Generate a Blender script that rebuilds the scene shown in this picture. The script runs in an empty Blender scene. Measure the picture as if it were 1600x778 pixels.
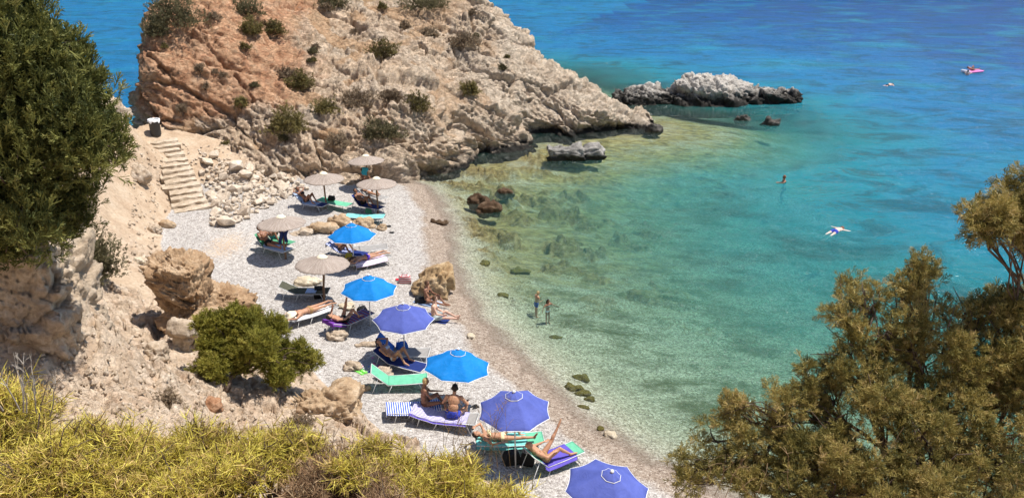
import bpy, bmesh, math, random
import numpy as np
from mathutils import Vector, Matrix, Quaternion

random.seed(7)
RNG = np.random.default_rng(11)
SC = bpy.context.scene
COL = SC.collection
R = math.radians

# ------------------------------------------------------------------ camera
F_PX = 1256.0
PITCH = R(22.0)
CAM_Z = 14.0
CP, SP = math.cos(PITCH), math.sin(PITCH)

def ray(px, py):
    """direction of the ray through a pixel of the 1600 x 778 photograph"""
    u, v = (px - 800.0) / F_PX, (py - 389.0) / F_PX
    return np.array([u, CP - v * SP, -SP - v * CP])

def at_z(px, py, z):
    d = ray(px, py)
    t = (z - CAM_Z) / d[2]
    return np.array([d[0] * t, d[1] * t, z])

def at_y(px, py, y):
    d = ray(px, py)
    t = y / d[1]
    return np.array([d[0] * t, y, CAM_Z + d[2] * t])

cam_d = bpy.data.cameras.new('camera')
cam_d.sensor_width = 36.0
cam_d.lens = 36.0 * F_PX / 1600.0
cam_d.clip_start = 0.05
cam_d.clip_end = 20000.0
cam = bpy.data.objects.new('camera', cam_d)
COL.objects.link(cam)
cam.location = (0, 0, CAM_Z)
cam.rotation_euler = (math.pi / 2 - PITCH, 0, 0)
SC.camera = cam

# ------------------------------------------------------------------ noise
_perm = RNG.permutation(512).astype(np.int64)
def _h(ix, iy, iz):
    return _perm[(_perm[(_perm[ix & 511] + iy) & 511] + iz) & 511]
_G = RNG.normal(size=(512, 3)); _G /= np.linalg.norm(_G, axis=1)[:, None]

def perlin(P):
    P = np.asarray(P, dtype=np.float64)
    I = np.floor(P).astype(np.int64); Fr = P - I
    U = Fr * Fr * Fr * (Fr * (Fr * 6 - 15) + 10)
    out = 0.0
    for dx in (0, 1):
        wx = U[:, 0] if dx else 1 - U[:, 0]
        for dy in (0, 1):
            wy = U[:, 1] if dy else 1 - U[:, 1]
            for dz in (0, 1):
                wz = U[:, 2] if dz else 1 - U[:, 2]
                g = _G[_h(I[:, 0] + dx, I[:, 1] + dy, I[:, 2] + dz)]
                d = g[:, 0] * (Fr[:, 0] - dx) + g[:, 1] * (Fr[:, 1] - dy) + g[:, 2] * (Fr[:, 2] - dz)
                out = out + d * wx * wy * wz
    return out

def fbm(P, octaves=4, gain=0.5):
    a, s, out = 1.0, 1.0, 0.0
    for k in range(octaves):
        out = out + a * perlin(P * s + 17.3 * k)
        a *= gain; s *= 2.03
    return out

_CR = RNG.random((512, 3)); _CV = RNG.random(512); _CT = RNG.normal(size=(512, 3)) * 0.5
def blocky(P):
    """cracked, tilted blocks: returns (height about -.7...7, distance to the crack)"""
    n = len(P)
    I = np.floor(P).astype(np.int64)
    f1 = np.full(n, 1e9); f2 = np.full(n, 1e9); val = np.zeros(n)
    for dx in (-1, 0, 1):
        for dy in (-1, 0, 1):
            for dz in (-1, 0, 1):
                h = _h(I[:, 0] + dx, I[:, 1] + dy, I[:, 2] + dz)
                c = np.stack([I[:, 0] + dx, I[:, 1] + dy, I[:, 2] + dz], 1) + _CR[h]
                dv = P - c
                d = np.sqrt((dv * dv).sum(1))
                near = d < f1
                f2 = np.where(near, f1, np.minimum(f2, d))
                val = np.where(near, (_CV[h] - 0.5) + (dv * _CT[h]).sum(1), val)
                f1 = np.where(near, d, f1)
    return val, f2 - f1

def smooth(a, b, x):
    t = np.clip((x - a) / (b - a), 0, 1)
    return t * t * (3 - 2 * t)

def ridged(P, octaves=5, gain=0.55):
    a, f, out = 1.0, 1.0, 0.0
    for k in range(octaves):
        out = out + a * (0.35 - np.abs(perlin(P * f + 7.7 * k)) * 1.5)
        a *= gain; f *= 2.1
    return out

def rock_disp(P, s=1.0, dip=0.45, levels=((1.6, .34), (0.62, .16), (0.25, .07)), crack=.55, strata=.0, rid=.07):
    """displacement of a cracked, layered limestone surface at points P (metres)"""
    c, sn = math.cos(dip), math.sin(dip)
    Q = P.copy()
    Q[:, 0], Q[:, 2] = P[:, 0] * c - P[:, 2] * sn, P[:, 0] * sn + P[:, 2] * c
    W = Q + 0.13 * s * np.stack([fbm(Q * 1.6 / s + 3, 4, .6), fbm(Q * 1.6 / s + 31, 4, .6), fbm(Q * 1.6 / s + 57, 4, .6)], 1)
    W = W * np.array([0.65, 0.9, 1.8])
    out = 0.0
    for L, a in levels:
        v, e = blocky(W / (L * s) + 5.1 * L)
        out = out + a * s * (v - crack * (1 - smooth(0.0, 0.085, e)))
    if strata:
        for fq, am in ((0.55, 1.0), (1.7, .42), (4.3, .17)):
            ph = Q[:, 2] * fq + .55 * fbm(Q * .5 * fq + 71, 3)
            saw = ph - np.floor(ph)
            out = out + strata * am * (np.minimum(saw * 1.12, (1 - saw) * 9.5) - .5) * (.45 + .9 * smooth(-.3, .3, fbm(Q * .4 + 91 + fq, 2)))
    return out + rid * s * ridged(Q * 2.6 / s, 5)

# ------------------------------------------------------------------ objects
def tag(o, label=None, cat=None, group=None, kind=None):
    if label: o['label'] = label
    if cat: o['category'] = cat
    if group: o['group'] = group
    if kind: o['kind'] = kind
    return o

def link(name, me, mat=None, parent=None):
    o = bpy.data.objects.new(name, me)
    COL.objects.link(o)
    if mat is not None:
        for m in (mat if isinstance(mat, (list, tuple)) else [mat]): me.materials.append(m)
    if parent is not None: o.parent = parent
    return o

def empty(name, loc=(0, 0, 0), rz=0.0):
    o = bpy.data.objects.new(name, None)
    COL.objects.link(o)
    o.empty_display_size = 0.3
    o.location = loc; o.rotation_euler = (0, 0, rz)
    return o

def mesh_np(name, V, faces, smooth_shade=True, attrs=None):
    """V (n,3); faces: int array (m,k)"""
    V = np.ascontiguousarray(V, dtype=np.float32); Fc = np.ascontiguousarray(faces, dtype=np.int32)
    m, k = Fc.shape
    me = bpy.data.meshes.new(name)
    me.vertices.add(len(V)); me.vertices.foreach_set('co', V.ravel())
    me.loops.add(m * k); me.loops.foreach_set('vertex_index', Fc.ravel())
    me.polygons.add(m)
    me.polygons.foreach_set('loop_start', np.arange(0, m * k, k, dtype=np.int32))
    try: me.polygons.foreach_set('loop_total', np.full(m, k, dtype=np.int32))
    except Exception: pass
    for an, av in (attrs or {}).items():
        av = np.ascontiguousarray(av, dtype=np.float32)
        at = me.attributes.new(an, 'FLOAT', 'POINT'); at.data.foreach_set('value', av.ravel())
    me.update(calc_edges=True); me.validate()
    if smooth_shade:
        me.polygons.foreach_set('use_smooth', np.ones(m, dtype=bool))
    return me

def grid_faces(nx, ny):
    i = np.arange(nx * ny).reshape(ny, nx)
    return np.stack([i[:-1, :-1].ravel(), i[:-1, 1:].ravel(), i[1:, 1:].ravel(), i[1:, :-1].ravel()], 1)

def grid_normals(G):
    du = np.gradient(G, axis=1); dv = np.gradient(G, axis=0)
    n = np.cross(du, dv); n /= np.linalg.norm(n, axis=2)[:, :, None] + 1e-12
    return n

def copy_tree(o, parent=None, kids=None):
    c = o.copy(); COL.objects.link(c)
    c.parent = parent
    for ch in [k for k in bpy.data.objects if k.parent == o]:
        copy_tree(ch, c)
    return c

class MB:
    """collects boxes, bars, tubes and lathes into ONE mesh"""
    def __init__(s): s.v = []; s.f = []
    def add(s, V, Fs):
        b = len(s.v); s.v += [tuple(p) for p in V]; s.f += [tuple(b + i for i in f) for f in Fs]
    def box(s, c, d, rot=None):
        V = []
        for x in (-1, 1):
            for y in (-1, 1):
                for z in (-1, 1):
                    p = Vector((x * d[0] / 2, y * d[1] / 2, z * d[2] / 2))
                    if rot: p = rot @ p
                    V.append(p + Vector(c))
        s.add(V, [(0, 1, 3, 2), (4, 6, 7, 5), (0, 4, 5, 1), (2, 3, 7, 6), (0, 2, 6, 4), (1, 5, 7, 3)])
    def tube(s, pts, r, n=8, r2=None, cap=True):
        pts = [Vector(p) for p in pts]; rings = []
        m = len(pts); up = None
        for i, p in enumerate(pts):
            t = (pts[min(i + 1, m - 1)] - pts[max(i - 1, 0)]).normalized()
            if up is None: up = t.orthogonal().normalized()
            up = (up - t * up.dot(t)).normalized(); w = t.cross(up)
            rr = r if r2 is None else r + (r2 - r) * i / max(1, m - 1)
            if isinstance(r, (list, tuple)): rr = r[i]
            rings.append([p + (up * math.cos(2 * math.pi * k / n) + w * math.sin(2 * math.pi * k / n)) * rr for k in range(n)])
        V = [q for ring in rings for q in ring]; Fs = []
        for i in range(m - 1):
            for k in range(n):
                a, b = i * n + k, i * n + (k + 1) % n
                Fs.append((a, b, b + n, a + n))
        if cap:
            Fs.append(tuple(range(n - 1, -1, -1))); Fs.append(tuple((m - 1) * n + k for k in range(n)))
        s.add(V, Fs)
    def lathe(s, prof, n=16, c=(0, 0, 0), cap=True):
        V = [(c[0] + r * math.cos(2 * math.pi * k / n), c[1] + r * math.sin(2 * math.pi * k / n), c[2] + z) for r, z in prof for k in range(n)]
        Fs = [(i * n + k, i * n + (k + 1) % n, (i + 1) * n + (k + 1) % n, (i + 1) * n + k) for i in range(len(prof) - 1) for k in range(n)]
        if cap:
            Fs.append(tuple(range(n - 1, -1, -1))); Fs.append(tuple((len(prof) - 1) * n + k for k in range(n)))
        s.add(V, Fs)
    def build(s, name, mat, parent=None, smooth_shade=False):
        me = bpy.data.meshes.new(name); me.from_pydata(s.v, [], s.f); me.update()
        if smooth_shade: me.polygons.foreach_set('use_smooth', [True] * len(me.polygons))
        return link(name, me, mat, parent)

# ------------------------------------------------------------------ node helpers
class NT:
    def __init__(s, name):
        s.m = bpy.data.materials.new(name); s.m.use_nodes = True
        s.t = s.m.node_tree; s.t.nodes.clear(); s.L = s.t.links
        s.out = s.n('ShaderNodeOutputMaterial')
    def n(s, ty, **kw):
        x = s.t.nodes.new(ty)
        for k, v in kw.items(): setattr(x, k, v)
        return x
    def put(s, sock, v):
        if hasattr(v, 'is_output') or isinstance(v, bpy.types.NodeSocket): s.L.new(v, sock)
        else: sock.default_value = v
    def co(s, scale=1.0, kind='Object'):
        c = s.n('ShaderNodeTexCoord').outputs[kind]
        if scale == 1.0: return c
        mp = s.n('ShaderNodeMapping'); s.L.new(c, mp.inputs[0])
        mp.inputs['Scale'].default_value = (scale,) * 3 if not isinstance(scale, (tuple, list)) else scale
        return mp.outputs[0]
    def noise(s, co, scale, detail=4, rough=0.55, out='Fac', dist=0.0):
        x = s.n('ShaderNodeTexNoise'); s.L.new(co, x.inputs['Vector'])
        x.inputs['Scale'].default_value = scale; x.inputs['Detail'].default_value = detail
        x.inputs['Roughness'].default_value = rough; x.inputs['Distortion'].default_value = dist
        return x.outputs[out]
    def voro(s, co, scale, feat='F1', out='Distance', rnd=1.0):
        x = s.n('ShaderNodeTexVoronoi', feature=feat); s.L.new(co, x.inputs['Vector'])
        x.inputs['Scale'].default_value = scale; x.inputs['Randomness'].default_value = rnd
        return x.outputs[out]
    def ramp(s, fac, stops, interp='LINEAR'):
        x = s.n('ShaderNodeValToRGB'); s.put(x.inputs[0], fac); e = x.color_ramp.elements
        x.color_ramp.interpolation = interp
        while len(e) < len(stops): e.new(0.5)
        for el, (p, c) in zip(e, stops):
            el.position = p
            el.color = (c, c, c, 1) if isinstance(c, (int, float)) else (c[0], c[1], c[2], 1)
        return x.outputs[0]
    def mix(s, fac, a, b, mode='MIX'):
        x = s.n('ShaderNodeMix', data_type='RGBA', blend_type=mode)
        s.put(x.inputs[0], fac)
        for i, v in ((6, a), (7, b)):
            if isinstance(v, (tuple, list)): v = (v[0], v[1], v[2], 1)
            s.put(x.inputs[i], v)
        return x.outputs[2]
    def math(s, op, a, b=0.0, clamp=False):
        x = s.n('ShaderNodeMath', operation=op, use_clamp=clamp); s.put(x.inputs[0], a); s.put(x.inputs[1], b)
        return x.outputs[0]
    def attr(s, name):
        return s.n('ShaderNodeAttribute', attribute_name=name).outputs['Fac']
    def bump(s, h, strength=0.5, dist=0.05, normal=None):
        x = s.n('ShaderNodeBump'); s.put(x.inputs['Height'], h)
        x.inputs['Strength'].default_value = strength; x.inputs['Distance'].default_value = dist
        if normal is not None: s.L.new(normal, x.inputs['Normal'])
        return x.outputs[0]
    def pbr(s, color, rough=0.85, normal=None, spec=0.3, **kw):
        b = s.n('ShaderNodeBsdfPrincipled')
        if isinstance(color, (tuple, list)): color = (color[0], color[1], color[2], 1)
        s.put(b.inputs['Base Color'], color); s.put(b.inputs['Roughness'], rough)
        s.put(b.inputs['Specular IOR Level'], spec)
        if normal is not None: s.L.new(normal, b.inputs['Normal'])
        for k, v in kw.items(): s.put(b.inputs[k], v)
        return b.outputs[0]
    def done(s, sh):
        s.L.new(sh, s.out.inputs[0]); return s.m
# ------------------------------------------------------------------ light
SUN_EL, SUN_AZ = R(68.0), R(12.0)      # azimuth measured from +X towards +Y
sun_dir = Vector((math.cos(SUN_EL) * math.cos(SUN_AZ), math.cos(SUN_EL) * math.sin(SUN_AZ), math.sin(SUN_EL)))
W = bpy.data.worlds.new('World'); SC.world = W; W.use_nodes = True
nt = W.node_tree; nt.nodes.clear()
wo = nt.nodes.new('ShaderNodeOutputWorld'); bg = nt.nodes.new('ShaderNodeBackground'); sk = nt.nodes.new('ShaderNodeTexSky')
sk.sky_type = 'NISHITA'; sk.sun_disc = False; sk.sun_elevation = SUN_EL
sk.sun_rotation = math.pi / 2 - SUN_AZ
sk.air_density = 1.0; sk.dust_density = 0.6; sk.ozone_density = 1.2
bg.inputs[1].default_value = 0.105
nt.links.new(sk.outputs[0], bg.inputs[0]); nt.links.new(bg.outputs[0], wo.inputs[0])
sl = bpy.data.lights.new('sun', 'SUN'); sl.energy = 5.0; sl.angle = R(0.5); sl.color = (1.0, 0.955, 0.88)
so = bpy.data.objects.new('sun', sl); COL.objects.link(so)
so.rotation_euler = (-sun_dir).to_track_quat('-Z', 'Y').to_euler()
SC.view_settings.view_transform = 'Standard'; SC.view_settings.look = 'None'
SC.view_settings.exposure = 0.38; SC.view_settings.gamma = 1.0; SC.view_settings.use_curve_mapping = False
SC.cycles.use_denoising = True; SC.cycles.use_adaptive_sampling = True; SC.cycles.adaptive_threshold = 0.025
SC.cycles.max_bounces = 6; SC.cycles.transparent_max_bounces = 8; SC.cycles.diffuse_bounces = 2; SC.cycles.glossy_bounces = 2; SC.cycles.transmission_bounces = 2
SC.cycles.caustics_reflective = False; SC.cycles.caustics_refractive = False

# ------------------------------------------------------------------ the shape of the land
def thin_plate(pts, lam=0.02):
    pts = np.asarray(pts, float); X = pts[:, :2]; n = len(X)
    def U(d2): return 0.5 * d2 * np.log(d2 + 1e-9)
    d2 = ((X[:, None] - X[None]) ** 2).sum(2)
    A = np.zeros((n + 3, n + 3)); A[:n, :n] = U(d2) + lam * np.eye(n) * n
    A[:n, n] = 1; A[:n, n + 1:] = X; A[n, :n] = 1; A[n + 1:, :n] = X.T
    w = np.linalg.solve(A, np.r_[pts[:, 2], 0, 0, 0])
    def f(x, y):
        out = w[n] + w[n + 1] * x + w[n + 2] * y
        for i in range(n): out = out + w[i] * U((x - X[i, 0]) ** 2 + (y - X[i, 1]) ** 2)
        return out
    return f

def poly_dist(x, y, poly, closed=False):
    """unsigned distance to a polyline, and the side (+ left of the walking direction)"""
    best = np.full(np.shape(x), 1e18); side = np.zeros(np.shape(x))
    P = list(poly) + ([poly[0]] if closed else [])
    for a, b in zip(P[:-1], P[1:]):
        dx, dy = b[0] - a[0], b[1] - a[1]; L2 = dx * dx + dy * dy
        t = np.clip(((x - a[0]) * dx + (y - a[1]) * dy) / L2, 0, 1)
        ex, ey = x - (a[0] + t * dx), y - (a[1] + t * dy)
        d2 = ex * ex + ey * ey
        m = d2 < best
        best = np.where(m, d2, best); side = np.where(m, dx * ey - dy * ex, side)
    return np.sqrt(best), np.where(side >= 0, 1.0, -1.0)

def inside(x, y, poly):
    c = np.zeros(np.shape(x), bool)
    for (x0, y0), (x1, y1) in zip(poly, poly[1:] + poly[:1]):
        if y0 == y1: continue
        c ^= ((y0 > y) != (y1 > y)) & (x < (x1 - x0) * (y - y0) / (y1 - y0) + x0)
    return c

# waterline of the bay, walked from the headland towards the camera: land lies to the right of the walk
SHORE_PX = [(668, 291), (688, 318), (701, 345), (705, 380), (712, 415), (725, 450), (748, 490), (790, 535), (835, 580),
            (872, 615), (920, 655), (968, 690), (1014, 714), (1064, 738), (1130, 770), (1260, 830), (1480, 920)]
SHORE = [tuple(at_z(px, py, 0)[:2]) for px, py in SHORE_PX]
SHORE = [(-12.0, 52.0), (-8.0, 48.0)] + SHORE + [(14.0, 9.0), (40.0, 2.0), (400.0, -60.0)]

def shore_d(x, y):
    d, s = poly_dist(x, y, SHORE)
    return -d * s          # + on land

HEAD_OUT = [tuple(at_z(px, py, 0)[:2]) for px, py in
            [(640, 297), (690, 283), (726, 268), (788, 254), (850, 228), (915, 213), (965, 207), (1012, 202)]]
HEAD_OUT += [(10.6, 60.5), (8.0, 63.5), (5.0, 66.5), (2.6, 70.0), (0.5, 76.0), (-8, 82), (-20, 80), (-26, 70), (-25.2, 58), (-23.5, 49.5), (-22.6, 46.4),
             (-21.0, 45.2), (-18.5, 44.6), (-15.6, 44.2), (-12.9, 43.2), (-10, 42.8), (-8, 43.3)]

def A(px, py, y): return tuple(at_y(px, py, y))
HEAD_PTS = [A(260, 205, 45.6), A(320, 235, 45.2), A(400, 262, 44.2), A(470, 280, 43.4), A(560, 280, 43.6), A(620, 291, 43.8),
            A(300, 130, 46.9), A(250, 160, 46.5), A(360, 190, 46.3), A(430, 205, 45.6), A(500, 215, 45.4), A(600, 225, 46.0), A(700, 205, 48.6), A(800, 190, 53.0), A(900, 178, 56.5),
            A(960, 178, 58.6), A(300, 80, 48.6), A(230, 90, 47.0), A(215, 150, 46.8), A(250, 22, 49.5), A(330, 8, 51.5), A(420, 100, 50.2),
            A(420, 25, 55), A(500, 120, 51), A(500, 40, 57), A(500, -12, 62), A(600, 100, 54), A(600, 30, 60), A(600, -12, 65), A(700, 100, 57),
            A(700, 30, 62), A(752, -2, 65), A(822, 72, 63.2), A(800, 130, 57.5), A(905, 127, 62), A(855, 104, 62.8), A(955, 160, 61), A(1003, 190, 59.3),
            (-20, 62, 9.2), (-8, 72, 8.4), (-14, 70, 9.4), (-1, 72, 5.0), (3.4, 67.5, 2.2), (7, 65, 0.4), (11, 61.5, -1.2), (-24, 56, 8.0),
            tuple(at_z(650, 300, -.6)), tuple(at_z(726, 280, -1.)), tuple(at_z(850, 243, -1.2)), tuple(at_z(1020, 214, -1.2))]
head_tps = thin_plate(HEAD_PTS, 0.006)

def headland_z(x, y):
    z = head_tps(x, y)
    d, _ = poly_dist(x, y, HEAD_OUT, True)
    d = np.where(inside(x, y, HEAD_OUT), d, -d)
    front = smooth(-24, -18, x) * (1 - smooth(60, 64, y))
    k = 6.0 - 3.6 * front
    return np.minimum(z, -0.35 + (d + 0.25) * k)

HILL_PTS = [A(300, 335, 39.6), A(306, 380, 35.0), A(285, 300, 40.6), A(262, 240, 43.0), A(245, 208, 44.6), A(290, 225, 44.2), A(340, 262, 42.6), A(330, 300, 41.0), A(400, 290, 42.0), A(430, 318, 40.5),
            A(470, 292, 42.6), A(205, 215, 42.5), A(200, 240, 39), A(180, 165, 41.5), A(225, 270, 39.4), A(255, 300, 38.8), A(180, 330, 33), A(230, 345, 34.5), A(270, 370, 34), A(140, 440, 24.5), A(130, 350, 30),
            A(110, 250, 33), A(250, 420, 29), A(300, 430, 29.5), A(220, 500, 23.5), A(270, 560, 20.5), A(300, 500, 24.5), A(330, 600, 18.8), A(350, 650, 17.4), A(430, 610, 19.6), A(480, 600, 20.8), A(500, 650, 18.4),
            A(100, 400, 17.5), A(60, 420, 16.5), A(100, 480, 17.2), A(110, 580, 15.4), A(160, 540, 18.0), A(200, 620, 15.2), A(300, 650, 15.8), A(30, 600, 14.4), A(-70, 600, 14.2), A(-150, 380, 17.0), A(30, 650, 12.3), A(-90, 640, 12.0),
            A(0, 710, 9.0), A(150, 710, 9.8), A(400, 740, 11.5), A(520, 700, 15.6), A(560, 690, 16.4), A(600, 720, 15.0), A(700, 790, 12.0), A(800, 850, 10),
            (0, 0, 12.3), (-3, 1, 12.2), (3, 1, 11.8), (0, 2.6, 11.0), (-2.5, 2.6, 11.1), (0, 4.5, 8.9), (-3, 4.5, 9.1), (3, 4.6, 8.8), (-5, 5, 9.3), (0, 6, 7.6), (-4, 6.5, 8.2), (2, 8, 5.6), (5, 5, 8.6), (6, 9, 4.0), (5, 12, 1.0), (10, 6, 5), (4, 14.5, -.2), (2, 13, 1.2),
            (12, 9, 0.5), (-12, 6, 11.5), (-20, 12, 12), (-25, 25, 9), (-22, 34, 7.2), (-22.5, 40, 6.2), (-22.6, 43.5, 4.6),
            # under the beach, so that the slope ends in a clear edge
            tuple(at_z(330, 345, .3)), tuple(at_z(440, 345, 0.2)), tuple(at_z(350, 440, -.1)), tuple(at_z(420, 470, -.8)), tuple(at_z(520, 570, 0.2)), tuple(at_z(570, 620, -.4)), tuple(at_z(610, 660, -.5)), tuple(at_z(660, 690, -.6)),
            tuple(at_z(760, 740, -.7)), tuple(at_z(900, 790, -.8)), tuple(at_z(600, 560, -1.5)), tuple(at_z(520, 470, -1.5)), tuple(at_z(560, 380, -1.5)), tuple(at_z(560, 310, -1.)), tuple(at_z(480, 330, -.4)),
            (6, 24, -6), (0, 40, -4), (12, 30, -9)]
hill_tps = thin_plate(HILL_PTS, 0.002)
CLIFF = [(-60.0, 20.0), (-27.0, 30.0), (-24.2, 38.0), (-22.2, 44.0), (-20.6, 48.0)]    # the sea on the far side of the neck

def hill_z(x, y):
    z = hill_tps(x, y)
    d, s = poly_dist(x, y, CLIFF)
    return np.minimum(z, 0.3 - d * s * 4.0)

def beach_z(x, y):
    d = shore_d(x, y)
    land = 0.13 * np.minimum(d, 1.4) + 0.085 * np.maximum(d - 1.4, 0)
    land = np.minimum(land, 0.75 + 0.02 * d)
    e = np.maximum(-d, 0)
    sea = -(0.31 * np.minimum(e, 2.4) + 0.10 * np.clip(e - 2.4, 0, 27.6) + 0.05 * np.clip(e - 30, 0, 120))
    hd, _ = poly_dist(x, y, HEAD_OUT, True)
    shp = np.shape(hd); q = np.stack([np.ravel(x) * .16, np.ravel(y) * .2, np.zeros(np.size(x))], 1)
    hd = np.maximum(hd + 2.0 * np.reshape(fbm(q, 3), shp) * smooth(2, 6, hd), 0)
    sea = np.maximum(sea, -(0.35 + 0.105 * hd + 0.09 * np.maximum(hd - 6, 0)))
    kx, ky = at_z(847, 472, 0)[:2]                        # a hollow in the shingle where the children wade
    sea = sea - .12 * np.exp(-((x - kx) / 1.5) ** 2 - ((y - ky) / 2.2) ** 2)
    return np.where(d > 0, land, sea)

def smax(a, b, k):
    h = np.clip(0.5 + 0.5 * (a - b) / k, 0, 1)
    return b * (1 - h) + a * h + k * h * (1 - h)

def base_ground(x, y):
    b = beach_z(x, y); h = hill_z(x, y)
    far = smooth(60, 45, np.hypot(x, y - 25))
    h = h * far - 8 * (1 - far)
    off = smooth(40, 50, y)
    h = h - 6 * smooth(45.5, 48.5, y)
    d, s = poly_dist(x, y, CLIFF)
    b = np.where(d * s > 0, -1.5 - 0.15 * np.minimum(d, 20), b)     # left of the neck lies open water
    return b, h

def grow(dist, step, n=34):
    return step * ((dist / step) ** (1.0 / n)) ** np.arange(1, n + 1)
def spaced(lo, hi, step, far_lo, far_hi, n=34, core=None):
    if core is None: core = np.arange(lo, hi + step * .5, step)
    return np.r_[(core[0] - grow(core[0] - far_lo, step, n))[::-1], core, core[-1] + grow(far_hi - core[-1], step, n)]

gx = spaced(0, 0, 0.08, -4000, 4000, core=np.r_[np.arange(-24, -15, .08), np.arange(-15, -2, .048), np.arange(-2, 15, .08), np.arange(15, 36, .45)])
gy = spaced(0, 0, 0.08, -3000, 9000, core=np.r_[np.arange(3, 11, .08), np.arange(11, 25, .048), np.arange(25, 47, .078), np.arange(47, 82, .4)])
GX, GY = np.meshgrid(gx, gy)
xf, yf = GX.ravel(), GY.ravel()
gb, gh = base_ground(xf, yf)
land_mask = smooth(-0.12, 0.25, gh - gb)                     # 1 on the earthen slope
_c = at_z(352, 388, .8)
land_mask = np.maximum(land_mask, .52 * np.exp(-((xf - _c[0]) / 1.7) ** 2 - ((yf - _c[1]) / 3.4) ** 2))      # trodden earth at the foot of the steps
P0 = np.stack([xf, yf, np.maximum(gb, gh)], 1)
near = (np.abs(xf) < 40) & (yf > -5) & (yf < 60)
rocky = np.zeros(len(xf)); nz = np.zeros(len(xf)); disp = np.zeros(len(xf))
ii = np.where(near & (gh - gb > -.12))[0]
nz[ii] = fbm(P0[ii] * 0.28, 3)
rocky[ii] = smooth(-0.05, 0.30, nz[ii] + 0.12)
# the path and the slope below the steps are smooth, trodden earth
sx, sy = at_z(240, 330, 2.0)[:2]
smooth_zone = np.exp(-(((P0[:, 0] + 16.5) / 3.2) ** 2 + ((P0[:, 1] - 35.5) / 5.0) ** 2))
rocky *= 1 - 0.85 * np.clip(smooth_zone * 1.6, 0, 1)
near_slope = smooth(24, 19, yf) * land_mask
rocky = np.maximum(rocky, 0.75 * near_slope)
disp[ii] = rock_disp(P0[ii], 1.0, -0.5, ((1.3, .32), (0.5, .15), (0.22, .06)), .45, .16, .15) * (0.12 + 0.70 * rocky[ii])
zb = gb.copy()
jj = np.where(near)[0]
zb[jj] += 0.035 * fbm(P0[jj] * 0.8, 3) + 0.03 * fbm(P0[jj] * np.array([2.6, 2.6, 0]) + 3, 2) * smooth(.2, 1.0, shore_d(xf[jj], yf[jj]))
# drowned rock shelves below the headland
dsh = shore_d(xf, yf)
reef = np.zeros(len(xf))
kk = np.where(near & (dsh < 0.3) & (dsh > -14))[0]
rp = np.stack([xf[kk], yf[kk], 0 * xf[kk]], 1)
rw = smooth(27.0, 34.0, yf[kk] + 0.25 * (xf[kk] + 3)) * smooth(-.2, -1.6, dsh[kk]) * smooth(-13.9, -8, dsh[kk])
rq = rp * np.array([.8, 1.25, 1]) + .5 * np.stack([fbm(rp * .7 + 5, 3), fbm(rp * .7 + 15, 3), 0 * rp[:, 0]], 1)
rb, re_ = blocky(rq * 1.15)
rn = fbm(rp * np.array([.30, .42, 1]) + 9, 4)
reef[kk] = rw * smooth(-0.12, 0.24, rn) * (.55 + .45 * smooth(31, 37, yf[kk]))
zb[kk] += np.minimum(reef[kk] * (0.22 + .55 * (rb - .35 * (1 - smooth(0, .14, re_))) + .22 * ridged(rp * 1.6, 4)), np.maximum(-0.03 - zb[kk], 0))
zg = smax(zb, gh + disp, 0.10)
hdg, _ = poly_dist(xf, yf, HEAD_OUT, True)
shelf = np.maximum(smooth(17, 5, hdg), .8 * smooth(28, 36, yf) * smooth(13, 3, xf)) * smooth(-.2, -2.4, dsh) * smooth(24, 30, yf + .4 * xf)
G = np.stack([xf, yf, zg], 1)
ground = link('ground', mesh_np('ground', G, grid_faces(len(gx), len(gy)), True,
              {'earth': land_mask, 'rocky': rocky, 'shore': np.clip(dsh, -50, 50), 'reef': reef, 'shelf': shelf}))
tag(ground, 'pebble beach running into a bare earthen slope and the sea bed', 'beach', kind='structure')

def ground_z(x, y):
    i = np.clip(np.searchsorted(gx, x) - 1, 0, len(gx) - 2); j = np.clip(np.searchsorted(gy, y) - 1, 0, len(gy) - 2)
    Z = zg.reshape(len(gy), len(gx))
    u = (x - gx[i]) / (gx[i + 1] - gx[i]); v = (y - gy[j]) / (gy[j + 1] - gy[j])
    return float((Z[j, i] * (1 - u) + Z[j, i + 1] * u) * (1 - v) + (Z[j + 1, i] * (1 - u) + Z[j + 1, i + 1] * u) * v)

def on_ground(px, py):
    """where the ray through a pixel first meets the ground"""
    d = Vector(ray(px, py)).normalized()
    h = ground_bvh.ray_cast(Vector((0, 0, CAM_Z)), d)
    if h[0] is None: return Vector(at_z(px, py, 0.5))
    return h[0]

# ---- headland: columns are re-spaced along the slope, so that its cliffs keep their detail
hx = np.arange(-27.0, 12.4, 0.062); fine = np.arange(41.0, 84.0, 0.04)
FX, FY = np.meshgrid(hx, fine)
FZ = headland_z(FX.ravel(), FY.ravel()).reshape(FX.shape); FZ = np.maximum(FZ, -1.6)
wgt = np.where(fine < 68, 1.0, 0.35)[1:, None]
seg = np.sqrt(np.diff(FY, axis=0) ** 2 + np.diff(FZ, axis=0) ** 2) * wgt
arc = np.r_[np.zeros((1, FX.shape[1])), np.cumsum(seg, 0)]
NV = 540
HG = np.zeros((NV, len(hx), 3))
for c in range(len(hx)):
    t = np.linspace(0, arc[-1, c], NV)
    HG[:, c, 0] = hx[c]; HG[:, c, 1] = np.interp(t, arc[:, c], fine); HG[:, c, 2] = np.interp(t, arc[:, c], FZ[:, c])
HN = grid_normals(HG)
hp = HG.reshape(-1, 3); hn = HN.reshape(-1, 3)
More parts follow.
